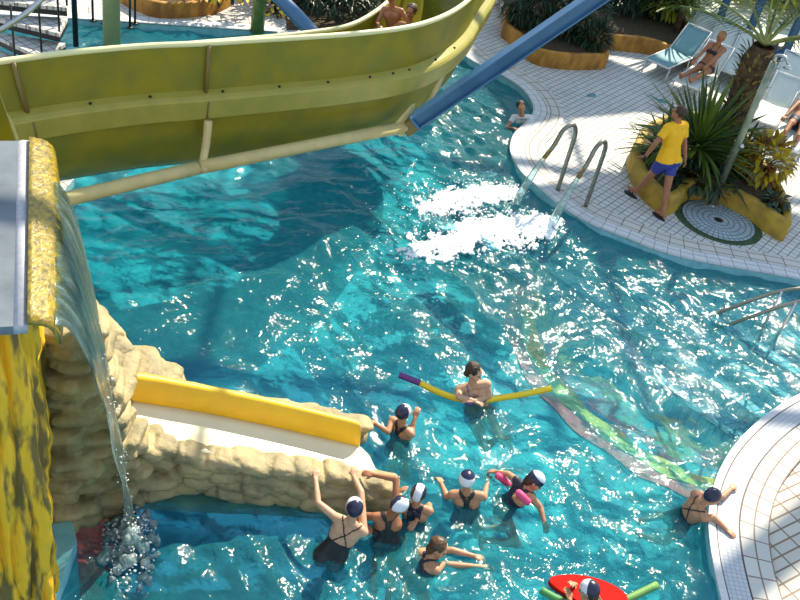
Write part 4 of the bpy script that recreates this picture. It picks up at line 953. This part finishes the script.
# ================================================================== PEOPLE
def unit(v): v = V(v); return v.normalized()
def limbcalc(a, b, l1, l2, hint):
    d = b - a; L = min(d.length, (l1 + l2) * .999); d.normalize(); x = (l1 * l1 - l2 * l2 + L * L) / (2 * L); h_ = math.sqrt(max(0, l1 * l1 - x * x))
    n = hint - d * hint.dot(d)
    if n.length < 1e-3: n = d.orthogonal()
    return a + d * x + n.normalized() * h_
def person(name, label, J, sc=.85, skin='skin', suit=None, cap=None, hair=None, group=None, cat='person', curl=.5, extra=None, voxel=.0072):
    """J: pel, nek, hd, f (face), lat (their right-hand side as seen from behind), hL/hR wrists, optional eL/eR elbows, kL.. aL.."""
    pel, nek, hd = V(J['pel']), V(J['nek']), V(J['hd']); sp = nek - pel; Ls = sp.length; spn = sp.normalized()
    lat = V(J['lat']); lat = (lat - spn * lat.dot(spn)).normalized(); front = spn.cross(lat) if False else lat.cross(spn) * -1
    front = spn.cross(lat)         # lat = right hand side: up x right = forward
    root = thing(name, label, cat, V((pel.x, pel.y, pel.z)), group); mb = MB(); bones = []
    def bone(lb, a, b, ra, rb): mb.caps(a, b, ra, rb); bones.append((lb, V(a), V(b), ra, rb))
    sh = {}; hp = {}
    for s_, k in ((-1, 'L'), (1, 'R')):
        sh[k] = V(J['s' + k]) if 's' + k in J else nek + lat * s_ * .165 * sc - spn * .055 * sc; hp[k] = pel + lat * s_ * .085 * sc - spn * .02 * sc
    bone('neck', nek - spn * .04 * sc, hd - (hd - nek).normalized() * .05 * sc, .055 * sc, .047 * sc)
    for s_, k in ((-1, 'L'), (1, 'R')):
        ch = nek - spn * .15 * sc + lat * s_ * .075 * sc; wa = pel + sp * .38 + lat * s_ * .055 * sc
        bone('torso', ch + front * .01 * sc, wa, .095 * sc, .078 * sc); bone('torso', wa, hp[k] + lat * s_ * .01, .078 * sc, .10 * sc)
        bone('torso', nek - spn * .03 * sc, sh[k], .055 * sc, .058 * sc); bone('torso', sh[k].lerp(nek, .25) - spn * .04 * sc, ch, .062 * sc, .09 * sc)
        bone('torso', hp[k] - front * .035 * sc, hp[k] - front * .03 * sc, .10 * sc, .09 * sc)
    bone('torso', nek - spn * .12 * sc, pel, .085 * sc, .095 * sc)
    if J.get('adultf'):
        for s_ in (-1, 1): q = nek - spn * .19 * sc + lat * s_ * .075 * sc + front * .075 * sc; bone('torso', q, q, .06 * sc, .058 * sc)
    for s_, k in ((-1, 'L'), (1, 'R')):
        w_ = V(J['h' + k]); hint = V(J.get('eh' + k, lat * s_ - spn)); l1, l2 = .285 * sc, .25 * sc
        e_ = V(J['e' + k]) if 'e' + k in J else limbcalc(sh[k], w_, l1, l2, hint)
        if 'e' + k not in J and (w_ - sh[k]).length > l1 + l2: w_ = sh[k] + (w_ - sh[k]).normalized() * (l1 + l2) * .995; e_ = sh[k].lerp(w_, .53)
        bone('arm' + k, sh[k], e_, .050 * sc, .039 * sc); bone('fore' + k, e_, w_, .039 * sc, .027 * sc)
        bone('fore' + k, e_.lerp(w_, .1), e_.lerp(w_, .45), .038 * sc, .036 * sc)
        d = unit(J.get('hd' + k, (w_ - e_))); pn = V(J.get('pn' + k, (0, 0, -1))); pn = (pn - d * pn.dot(d))
        if pn.length < .05: pn = d.orthogonal()
        pn.normalize(); sd = d.cross(pn) * (1 if k == 'R' else -1); hs = sc * .98; c_ = J.get('curl', curl)
        for j, o_ in enumerate((-1.5, -.5, .5, 1.5)):
            kn = w_ + d * .088 * hs * (1 - .04 * abs(j - 1.3)) + sd * o_ * .021 * hs
            mb.caps(w_ + d * .012 * hs + sd * o_ * .012 * hs, kn, .0145 * hs, .0125 * hs)
            Lf = (.060, .074, .080, .070)[j] * hs; dd = (d + sd * o_ * .09).normalized(); q = kn; r_ = .0098 * hs + .0006
            for seg, (fr, an) in enumerate(((.42, c_ * .6), (.32, c_ * 1.3), (.26, c_ * 1.8))):
                dr = (dd * math.cos(an) + pn * math.sin(an)).normalized(); q2 = q + dr * Lf * fr; mb.caps(q, q2, r_, r_ * .92, 8); q = q2; r_ *= .92
        # thumb leaves the side of the palm near its base, on the index side
        b0 = w_ + d * .025 * hs + sd * .020 * hs; t1 = b0 + (d * .6 + sd * .75 + pn * .25).normalized() * .045 * hs; t2 = t1 + (d * .9 + sd * .25 + pn * (.2 + c_ * .4)).normalized() * .034 * hs
        mb.caps(b0, t1, .014 * hs, .0115 * hs, 8); mb.caps(t1, t2, .0112 * hs, .0092 * hs, 8)
    for s_, k in ((-1, 'L'), (1, 'R')):
        an = V(J['a' + k]) if 'a' + k in J else hp[k] - spn * .7 * sc - V((0, 0, .05)) - front * .1 * sc
        l1, l2 = .42 * sc, .40 * sc; hint = V(J.get('kh' + k, front + lat * s_ * .2))
        kn = V(J['k' + k]) if 'k' + k in J else limbcalc(hp[k], an, l1, l2, hint)
        if 'k' + k not in J and (an - hp[k]).length > l1 + l2: an = hp[k] + (an - hp[k]).normalized() * (l1 + l2) * .995; kn = hp[k].lerp(an, .51)
        bone('leg' + k, hp[k], kn, .088 * sc, .055 * sc); bone('shin' + k, kn, an, .053 * sc, .036 * sc)
        ca = kn.lerp(an, .28) - (limb_n(kn, an, front)) * .012 * sc; bone('shin' + k, ca, kn.lerp(an, .6), .052 * sc, .040 * sc)
        td = unit(J.get('t' + k, front * .6 - spn * .6)); he = an - td * .035 * sc + unit(an - kn) * .035 * sc; to = an + td * .15 * sc + unit(an - kn) * .045 * sc
        bone('foot' + k, he, to.lerp(he, .3), .034 * sc, .034 * sc); bone('foot' + k, to.lerp(he, .35), to, .036 * sc, .024 * sc); bone('foot' + k, an, to.lerp(he, .35), .036 * sc, .03 * sc)
    # head with face
    hs = max(.93, sc ** .35) * J.get('hs', 1); f = unit(J['f']); u = (hd - nek); u = V(J['u']) if 'u' in J else u; u = (u - f * u.dot(f)).normalized(); r = f.cross(u); Mh = Matrix((r, f, u)).transposed()
    mb.ball(hd + u * .02 * hs - f * .008 * hs, (.074 * hs, .092 * hs, .088 * hs), Mh, 20, 14); mb.ball(hd - u * .01 * hs + f * .012 * hs, (.066 * hs, .074 * hs, .085 * hs), Mh, 20, 14)
    mb.caps(hd + f * .03 * hs - u * .045 * hs, hd + f * .058 * hs - u * .088 * hs, .050 * hs, .026 * hs); mb.caps(hd + f * .076 * hs + u * .012 * hs, hd + f * .100 * hs - u * .026 * hs, .008 * hs, .0125 * hs)
    for s_ in (-1, 1):
        mb.ball(hd + r * s_ * .074 * hs - u * .005 - f * .005, (.010 * hs, .019 * hs, .030 * hs), Mh); mb.caps(hd + r * s_ * .014 * hs + f * .083 * hs + u * .024 * hs, hd + r * s_ * .045 * hs + f * .070 * hs + u * .024 * hs, .009 * hs, .008 * hs)
        mb.ball(hd + r * s_ * .04 * hs + f * .052 * hs - u * .028 * hs, .026 * hs)
    me = union(mb, 'body', voxel, 3); body = link(me, 'body', M[skin], root)
    for s_ in (-1, 1): o = MB().ball(hd + r * s_ * .030 * hs + f * .0785 * hs + u * .004 * hs, (.013 * hs, .007 * hs, .0075 * hs), Mh).build('eye', M['eye'], root)
    MB().ball(hd + f * .088 * hs - u * .056 * hs, (.022 * hs, .008 * hs, .007 * hs), Mh).build('mouth', M['lips'], root)
    if cap:
        cm = MB().ball((0, 0, 0), (.083 * hs, .101 * hs, .097 * hs), None, 40, 26); c0 = hd + u * .022 * hs - f * .008 * hs
        keep = [fc for fc in cm.f if all(cm.v[i][2] - .32 * cm.v[i][1] > -.036 * hs for i in fc)]; me_ = bpy.data.meshes.new('swim_cap')
        me_.from_pydata([tuple(c0 + Mh @ V(p)) for p in cm.v], [], keep); me_.validate(); me_.shade_smooth(); o = link(me_, 'swim_cap', M['capnavy'], root); me_.materials.append(M['capwhite'])
        kind = cap
        for p in me_.polygons:
            q = Mh.transposed() @ (V(p.center) - c0) / hs
            on = {'stripe': abs(q.x) < .040, 'front': q.y > -.01 + 0 * q.x and q.y < .075, 'right': q.x > .012, 'left': q.x < -.012, 'low': q.z < .045, 'navy': False, 'top': q.z > .045, 'frontall': q.y > .0}[kind]
            p.material_index = 1 if on else 0
        o.modifiers.new('s', 'SOLIDIFY').thickness = .003; o['label'] = 'navy and white swim cap' if cap != 'navy' else 'navy swim cap'
    if hair:
        hm, style = hair; mb = MB(); c0 = hd + u * .032 * hs - f * .022 * hs; mb.ball(c0 - (u * .03 * hs if cap else V()), (.086 * hs, .092 * hs, .088 * hs) if not cap else (.078 * hs, .084 * hs, .070 * hs), Mh, 20, 14)
        if style != 'short': mb.ball(hd - f * .05 * hs - u * .035 * hs, (.068 * hs, .050 * hs, .075 * hs), Mh, 16, 10)
        if style == 'tail':
            q = [hd - f * .075 * hs - u * .0 * hs, hd - f * .12 * hs - u * .05 * hs, nek - front * .10 * sc - spn * .06, nek - front * .11 * sc - spn * .16 * sc]; mb.tube(spline(q, 12), [.034, .036, .036, .035, .034, .032, .030, .028, .025, .022, .018, .013, .008], 10)
        if style == 'long':
            for a_ in (-.05, -.02, .02, .05): mb.caps(hd - f * .05 * hs + r * a_, nek - front * .08 * sc + lat * a_ * 1.3 - spn * .14 * sc, .036, .016)
        if style == 'bun': mb.ball(hd - f * .10 * hs + u * .06, .036)
        me_ = union(mb, 'hair', .006, 2, lambda c: .004 * mnoise.noise(c * 60) + .003 * mnoise.noise(c * 25)); link(me_, 'hair', M[hm], root)
    # clothes hug the body: faces picked by bone and place on the trunk
    n = len(me.vertices); co = np.empty(n * 3); me.vertices.foreach_get('co', co); co = co.reshape(-1, 3); no = np.empty(n * 3); me.vertices.foreach_get('normal', no); no = no.reshape(-1, 3)
    best = np.full(n, 1e9); lab = np.zeros(n, int); tt = np.zeros(n); names = [b[0] for b in bones]
    for bi, (lb, a, b, ra, rb) in enumerate(bones):
        A = np.array(a); D = np.array(b - a); L2 = max(D @ D, 1e-9); t = np.clip(((co - A) @ D) / L2, 0, 1); d = np.linalg.norm(co - A - t[:, None] * D, axis=1) - (ra * (1 - t) + rb * t)
        m_ = d < best; best[m_] = d[m_]; lab[m_] = bi; tt[m_] = t[m_]
    hdm = np.linalg.norm(co - np.array(hd), axis=1) < .12 * hs
    nm = np.array(names)[lab]; rel = co - np.array(pel); C_ = rel @ np.array(spn) / Ls; A_ = rel @ np.array(lat); B_ = rel @ np.array(front)
    polys = [tuple(p.vertices) for p in me.polygons]
    def cloth(pname, mask, mt, d=.004, smooth=0, lbl=None, one=False):
        mask = mask & ~hdm; idx = -np.ones(n, int); k = np.where(mask)[0]; idx[k] = np.arange(len(k)); fs = [tuple(idx[i] for i in p) for p in polys if all(mask[i] for i in p)]
        if not fs: return None
        par = list(range(len(k)))
        def fd(i):
            while par[i] != i: par[i] = par[par[i]]; i = par[i]
            return i
        for q in fs:
            for i in q[1:]:
                a_1, b_1 = fd(int(q[0])), fd(int(i))
                if a_1 != b_1: par[b_1] = a_1
        cnt = {}
        for q in fs: cnt[fd(int(q[0]))] = cnt.get(fd(int(q[0])), 0) + 1
        mxc = max(cnt.values()); lim = .9 if one else .12
        fs = [q for q in fs if cnt[fd(int(q[0]))] > mxc * lim]
        us = sorted({int(i) for q in fs for i in q}); mpp = {v: i for i, v in enumerate(us)}; fs = [tuple(mpp[int(i)] for i in q) for q in fs]; k = k[us]
        m2 = bpy.data.meshes.new(pname); m2.from_pydata([tuple(q) for q in (co[k] + no[k] * d)], [], [tuple(int(i) for i in q) for q in fs]); m2.validate(); m2.shade_smooth()
        o = link(m2, pname, M[mt], root)
        if smooth: q = o.modifiers.new('m', 'SMOOTH'); q.iterations = smooth; q.factor = .5
        q = o.modifiers.new('s', 'SOLIDIFY'); q.thickness = d * .8; q.offset = -1
        if lbl: o['label'] = lbl
        return o
    T_ = nm == 'torso'; LG_ = ((nm == 'legL') | (nm == 'legR'))
    if suit:
        kind, sm_ = suit; a_ = np.abs(A_); base = (T_ & (C_ < .60) & (C_ > -.4)) | (LG_ & (tt < .07))
        if kind == 'xback':
            m_ = base & ((B_ > 0) | (C_ < .50)) | ((T_ | (nm == 'neck')) & (C_ > .45) & (B_ <= .0) & (np.abs(a_ - np.abs(C_ - .72) * .32 * sc / .85) < .011)) | (T_ & (C_ > .5) & (B_ > 0) & (np.abs(a_ - .07 * sc) < .012))
            cloth('swimsuit', m_, sm_)
        elif kind == 'racer':
            m_ = base | (T_ & (C_ >= .55) & (a_ < .03 + .05 * np.clip((C_ - .8) / .2, 0, 1) + .04 * np.clip((.68 - C_) / .1, 0, 1))) | (T_ & (C_ > .5) & (B_ > 0) & (a_ < .085 * sc)); cloth('swimsuit', m_, sm_)
        elif kind == 'bikini':
            cloth('bikini_bottom', (T_ & (C_ < .12) & (C_ > -.4)) | (LG_ & (tt < .05)), sm_)
            cloth('bikini_top', (T_ & (C_ > .54) & (C_ < .70) & (B_ > -.02) ) | (T_ & (C_ > .56) & (C_ < .60)) | (T_ & (C_ > .66) & (B_ > 0) & (np.abs(a_ - .06 * sc) < .008)), sm_, .006)
        elif kind == 'trunks': cloth('swim_trunks', (T_ & (C_ < .14) & (C_ > -.4)) | (LG_ & (tt < .5)), sm_, .008, 4)
    if extra: extra(root, cloth, dict(nm=nm, tt=tt, C=C_, A=A_, B=B_, T=T_, LG=LG_, hd=hd, f=f, u=u, r=r, J=J, hp=hp, sh=sh, nek=nek, front=front, spn=spn, lat=lat, co=co))
    return root
def limb_n(a, b, front):
    d = (b - a).normalized(); n = front - d * front.dot(d); return n.normalized() if n.length > .01 else d.orthogonal()
Z3 = V((0, 0, 1))
# -- girl with crossed straps, both hands up on the rock
person('person', 'girl with crossed black back straps reaching up to the rock ledge with both hands',
    dict(pel=at(330, 558, -.04), nek=at(352, 521, .38), hd=at(354, 508, .56), f=(-.25, .9, -.05), lat=(1, -.05, 0), eL=at(318, 503, .40), hL=at(315.5, 479, .46), eR=at(361, 492, .45), hR=at(354, 477, .44),
         hdL=(-.1, .9, .35), hdR=(-.15, .9, .3), pnL=(0, .4, -1), pnR=(0, .4, -1), aL=at(322, 560, -.8), aR=at(335, 555, -.8), u=(.05, .1, 1)), .84, 'skinl', ('xback', 'black'), 'frontall', group='swimmers in matching caps', curl=.6)
# -- second girl, arm bent over the ledge
person('person', 'dark suited girl at the rock tip with one arm bent over the ledge',
    dict(pel=at(386, 545, -.10), nek=at(389, 514, .26), hd=at(399, 506, .43), f=(.65, .55, -.35), lat=(.95, .1, 0), eR=at(396, 479, .44), hR=at(374, 475, .42), hL=at(368, 527, .10), hdR=(-1, .05, 0), pnR=(0, .3, -1), u=(.3, .25, .8), sR=at(396, 511, .26)), .80, 'skind', ('racer', 'black'), 'right', group='swimmers in matching caps')
# -- third girl behind, facing the camera
person('person', 'girl facing the camera in a cap with white middle stripe, beside the rock tip',
    dict(pel=at(413, 530, -.28), nek=at(416, 505, .16), hd=at(418, 494, .30), f=(-.15, -.85, -.5), lat=(-1, .1, 0), hL=at(416, 521, .03), eL=at(429, 505, .06), hR=at(398, 492, .16), u=(0, -.25, 1)), .80, 'skin', ('racer', 'navy'), 'stripe', group='swimmers in matching caps')
# -- fourth, from behind
person('person', 'girl seen from behind with arms spread, her cap navy on top and white below',
    dict(pel=at(466, 520, -.22), nek=at(467, 492, .20), hd=at(466.5, 480, .37), f=(.05, .95, -.25), lat=(1, .05, 0), eL=at(447, 497, .06), hL=at(441, 483, .02), eR=at(484, 498, .05), hR=at(488, 480, -.02), u=(0, .2, 1), aL=at(455, 530, -.9), aR=at(478, 530, -.9)), .84, 'skin', ('racer', 'black'), 'low', group='swimmers in matching caps')
# -- fifth, lying over a pink noodle
person('person', 'girl with a white topped cap and dark hair lying over the pink pool noodle',
    dict(pel=at(504, 508, -.12), nek=at(526, 488, .17), hd=at(535, 481, .27), f=(.75, -.25, -.45), lat=(-.05, -1, 0), sL=at(516, 480, .18), sR=at(531, 497, .15), eL=at(508, 474, .12), hL=at(497, 472, .06), eR=at(540, 507, .05), hR=at(544, 521, .0), u=(.3, .3, 1), aL=at(478, 528, -.45), aR=at(484, 540, -.4)), .84, 'skin', ('racer', 'navy'), 'top', ('hair', 'bob'), group='swimmers in matching caps')
# -- sixth, brown hair, arms ahead in the water
person('person', 'brown haired girl without a cap swimming with both arms stretched right',
    dict(pel=at(415, 578, -.16), nek=at(430, 557, .02), hd=at(438, 548, .13), f=(.75, -.15, -.3), lat=(.5, -.85, 0), eL=at(452, 550, .02), hL=at(474, 556, .0), eR=at(444, 564, -.02), hR=at(482, 567, -.01), u=(.1, .3, 1), aL=at(385, 610, -.4), aR=at(395, 615, -.45)), .84, 'skin', ('racer', 'navy'), None, ('hairb', 'bob'))
# -- woman leaning on the yellow and purple noodle
person('person', 'woman with dark tied hair and purple bikini leaning on the yellow and purple noodle',
    dict(pel=at(479, 414, -.22), nek=at(472, 384, .27), hd=at(474, 372, .45), f=(.82, -.35, -.15), lat=(-.95, -.25, 0), hR=at(472, 400, .16), eR=at(459, 397, .17), hL=at(474, 401, .16), eL=at(489, 396, .16), hdR=(1, -.1, 0), hdL=(-1, -.1, 0), u=(.05, .05, 1), adultf=1, aL=at(508, 440, -.45), aR=at(500, 436, -.5)), .95, 'skinl', ('bikini', 'purple'), None, ('hair', 'bob'))
# -- girl swimming away left of her
person('person', 'capped girl seen from behind, alone left of the woman with the noodle',
    dict(pel=at(398, 452, -.30), nek=at(402, 424, .12), hd=at(403, 413, .29), f=(.55, .70, -.15), lat=(.8, -.6, 0), eL=at(388, 432, .04), hL=at(376, 424, .03), eR=at(412, 428, .10), hR=at(415, 418, .18), u=(.15, .05, 1)), .82, 'skin', ('racer', 'black'), 'frontall', group='swimmers in matching caps')
# -- girl at the right edge holding on to the coping
person('person', 'swimmer in a plain navy cap resting both forearms on the white pool edge',
    dict(pel=at(676, 524, -.24), nek=at(702, 504, .20), hd=at(712, 497, .33), f=(.85, .25, -.2), lat=(.35, -.92, 0), eL=at(722, 497, .16), hL=at(731, 489, .15), eR=at(714, 517, .16), hR=at(726, 529, .14), hdL=(.5, .8, 0), hdR=(.8, -.6, 0), u=(.1, .1, 1), aL=at(640, 520, -.5), aR=at(640, 535, -.5)), .82, 'skin', ('xback', 'navy'), 'navy')
# -- person on the red float at the bottom edge
person('person', 'child in a navy and white cap leaning on the red float',
    dict(pel=at(604, 628, -.10), nek=at(596, 602, .18), hd=at(589, 591, .31), f=(-.8, .35, -.35), lat=(-.2, 1, 0), hR=at(574, 584, .14), hL=at(570, 600, .12), u=(.3, .2, 1)), .80, 'skin', ('racer', 'navy'), 'frontall', ('hair', 'bob'), group='swimmers in matching caps')
# -- boy in the cove
person('person', 'child in a pale top standing in the far bay of the pool edge',
    dict(pel=at(519, 134, -.35), nek=at(522, 116, .12), hd=at(521, 107, .28), f=(.2, -.95, 0), lat=(-1, -.2, 0), hL=at(531, 128, .06), hR=at(513, 128, .02)), .84, 'skin', None, None, ('hair', 'short'),
    extra=lambda root, cloth, D: cloth('shirt', (D['T'] & (D['C'] > -.1)) | (np.char.startswith(D['nm'].astype(str), 'arm') & (D['tt'] < .5)), 'whitecloth', .010, 3))
# -- two children coming down the slide
def mid(i, z): p, o, t = frames[i]; return p - o * .62 + V((0, 0, z)), o, t
i1 = min(range(NR), key=lambda i: (rim[i] - at(447, 15, RIMZ)).length)
p, o_, t_ = mid(i1, -.98); g_ = -t_
person('person', 'tanned child without a shirt sitting in the slide, the front one of two riders',
    dict(pel=p + V((0, 0, .15)), nek=p - g_ * .12 + V((0, 0, .60)), hd=p - g_ * .10 + V((0, 0, .80)), f=(-.3, -.9, -.15), lat=g_.cross(Z3), hL=p + g_ * .12 + g_.cross(Z3) * -.25 + V((0, 0, .38)), hR=p + g_ * .15 + g_.cross(Z3) * .30 + V((0, 0, .42)), aL=p + g_ * .68 + V((0, .1, .08)), aR=p + g_ * .68 + V((0, -.1, .08)), khL=Z3, khR=Z3, tL=Z3 + g_ * .3, tR=Z3 + g_ * .3), .85, 'skind', ('trunks', 'purple'), None, ('hair', 'short'))
p, o2_, t2_ = mid(i1 + 3, -.9); p = p - o2_ * .16; g_ = -t2_
person('person', 'second tanned child sitting close behind the first one in the slide',
    dict(pel=p + o2_ * -.12 + V((0, 0, .17)), nek=p + o2_ * -.22 + g_ * .05 + V((0, 0, .62)), hd=p + o2_ * -.24 + g_ * .10 + V((0, 0, .82)), f=(-.6, -.7, -.3), lat=g_.cross(Z3), hL=p + g_ * .30 + V((.1, 0, .45)), hR=p + g_ * .30 + V((-.25, 0, .42)), aL=p + g_ * .62 + V((.18, .1, .2)), aR=p + g_ * .62 + V((-.18, -.1, .2)), khL=Z3, khR=Z3), .85, 'skind', ('trunks', 'navy'), None, ('hairb', 'short'))
# -- man in yellow walking away
fl_, fr_ = at(633, 197, DZ), at(661, 219, DZ); wd = (fl_ - fr_); wd.z = 0; wd.normalize(); wlat = wd.cross(Z3)
def manx(root, cloth, D):
    arm = np.char.startswith(D['nm'].astype(str), 'arm')
    cloth('polo_shirt', (D['T'] & (D['C'] > -.06)) | (arm & (D['tt'] < .62)) | ((D['nm'] == 'neck') & (D['C'] < 1.03)), 'shirt', .022, 8)
    cloth('shorts', (D['T'] & (D['C'] < .06)) | (D['LG'] & (D['tt'] < .58)), 'shorts', .020, 6)
    co = D['co']; side = np.abs(D['A']) > .115
    pr = co @ np.array(D['lat']); hipR = float(D['hp']['R'].dot(D['lat'])); 
    cloth('side_stripe', ((D['T'] & (D['C'] < .03)) | (D['LG'] & (D['tt'] < .56))) & (pr > hipR + .045) & (np.abs(D['B'] + D['tt'] * 0) < .2), 'stripe', .027, 3, 'pale blue side stripe')
    for k in 'LR':
        a = D['J']['a' + k]; td = unit(D['J']['t' + k]); s_ = a - Z3 * (a.z - DZ - .010); sd = td.cross(Z3)
        pts = []
        for q in range(18):
            an_ = 2 * PI * q / 18; x = math.cos(an_) * .135 + .055; y = math.sin(an_) * (.046 + .008 * math.cos(an_)); pts.append((s_ + td * x + sd * y))
        o = MB().prism([p[:2] for p in pts], DZ + .001, DZ + .018).build('sandal', M['sole'], root)
        MB().tube(spline([s_ + td * .05 + sd * .046 + Z3 * .01, s_ + td * .09 + sd * .02 + Z3 * .062, s_ + td * .12 + Z3 * .05, s_ + td * .09 - sd * .02 + Z3 * .062, s_ + td * .05 - sd * .046 + Z3 * .01], 16), .009, 6).build('strap', M['sole'], o).matrix_parent_inverse = Matrix.Identity(4)
    w_ = D['J']['hL']; e_ = w_
    MB().tube([w_ - unit(D['J']['hdL']) * .03, w_ - unit(D['J']['hdL']) * .005], .034, 12).build('wristwatch', M['sole'], root)
mc = (fl_ + fr_) / 2; mc.z = DZ
person('person', 'man in a bright yellow polo shirt, blue shorts and sandals walking along the pool deck',
    dict(pel=mc + Z3 * .90 - wd * .04, nek=mc + Z3 * 1.44 + wd * .05, hd=mc + Z3 * 1.60 + wd * .08, f=wd + wlat * -.45, lat=wlat, adult=1,
         aL=fl_ + Z3 * .09, aR=fr_ + Z3 * .095, tL=wd - wlat * .1, tR=wd * 1 - Z3 * .05, khL=wd, khR=wd, hL=at(645, 157, 1.0), hdL=(wd - Z3 * .4), hR=mc + Z3 * .80 + wlat * .34 - wd * .12, hs=1.04, u=Z3), 1.0, 'skind', None, None, ('hair', 'short'), extra=manx)
# -- woman in the black bikini on a lounger
wb = at(690, 92, DZ); wa_ = R(235 + 180); wf = V((math.cos(R(235)), math.sin(R(235)), 0)); wl_2 = wf.cross(Z3)
person('person', 'woman in a black bikini sitting on a pale lounger beside the yucca leaves',
    dict(pel=wb + Z3 * .46 - wf * .35, nek=wb + Z3 * .90 - wf * .52, hd=wb + Z3 * 1.07 - wf * .50, f=wf + V((-.4, 0, -.1)), lat=wl_2, hL=wb + Z3 * .58 + wf * .05 - wl_2 * .12, hR=wb + Z3 * .60 + wf * .0 + wl_2 * .15, aL=wb + Z3 * .38 + wf * .50 - wl_2 * .1, aR=wb + Z3 * .38 + wf * .48 + wl_2 * .12, khL=Z3, khR=Z3, tL=wf + Z3, tR=wf + Z3, adultf=1), .95, 'skind', ('bikini', 'black'), None, ('hairy', 'bob'))
# -- man lying at the right edge
lb = at(785, 150, DZ); lf_ = V((math.cos(R(246)), math.sin(R(246)), 0)); ll_ = lf_.cross(Z3)
person('person', 'person in dark blue shorts lying on a lounger behind the croton, legs towards the pool',
    dict(pel=lb + Z3 * .45 - lf_ * .35, nek=lb + Z3 * .70 - lf_ * .82, hd=lb + Z3 * .82 - lf_ * .95, f=lf_ * .5 + Z3 * .8, lat=ll_, hL=lb + Z3 * .46 - lf_ * .15 - ll_ * .28, hR=lb + Z3 * .46 - lf_ * .15 + ll_ * .28, aL=lb + Z3 * .40 + lf_ * .45 - ll_ * .12, aR=lb + Z3 * .40 + lf_ * .45 + ll_ * .12, khL=Z3, khR=Z3, tL=Z3, tR=Z3), 1.0, 'skind', ('trunks', 'navy'), None, ('hair', 'short'))

# ================================================================== FLOATS
def noodle(name, label, segs):
    t = thing(name, label, 'pool noodle', segs[0][0][0])
    for pts, mt, lb in segs:
        o = MB().tube(spline(pts, 24), .036, 14).build('foam_tube', M[mt], t); o['label'] = lb
    return t
noodle('pool_noodle', 'bent pool noodle, yellow with a purple end, under the arms of the woman', [
    ([at(399, 375, .12), at(410, 379, .11), at(420, 383, .09)], 'purfoam', 'dark purple end'), ([at(420, 383, .09), at(436, 391, .06), at(455, 398, .04), at(476, 401, .04), at(500, 398, .05), at(525, 394, .07), at(551, 388.5, .10)], 'yelfoam', 'bright yellow length')])
noodle('pool_noodle', 'bright pink pool noodle under the girl with the white topped cap', [([at(497, 475, .10), at(506, 482, .03), at(514, 492, -.04), at(521, 497, .04), at(519, 493, .26), at(529, 503, .20)], 'pink', 'pink tube')])
noodle('pool_noodle', 'olive green pool noodle passing under the red float at the bottom edge', [([at(541, 590, .06), at(560, 600, .04), at(590, 608, .02), at(620, 602, .05), at(657, 585, .10)], 'greenl', 'olive green tube')])
fl = thing('float_board', 'pointed red float with white middle under the child at the bottom edge', 'float', at(585, 592, .06))
a, b = at(549, 580, .09), at(628, 602, .09); d = (b - a); n_ = V((-d.y, d.x, 0)).normalized()
out = []
for k in range(40):
    q = k / 40 * 2 * PI; x = .5 - .5 * math.cos(q); y = .17 * math.copysign(abs(math.sin(q)) ** .8, math.sin(q)) * (1 - .5 * (1 - x) ** 3); out.append(a + d * x + n_ * y)
MB().prism([p[:2] for p in out], .045, .10).build('board', M['red'], fl, smooth=False, bevel=.015)
MB().prism([(a.lerp(b, .5) + (p - a.lerp(b, .5)) * .22)[:2] for p in out], .10, .106).build('centre_pad', M['whitecloth'], fl, smooth=False)
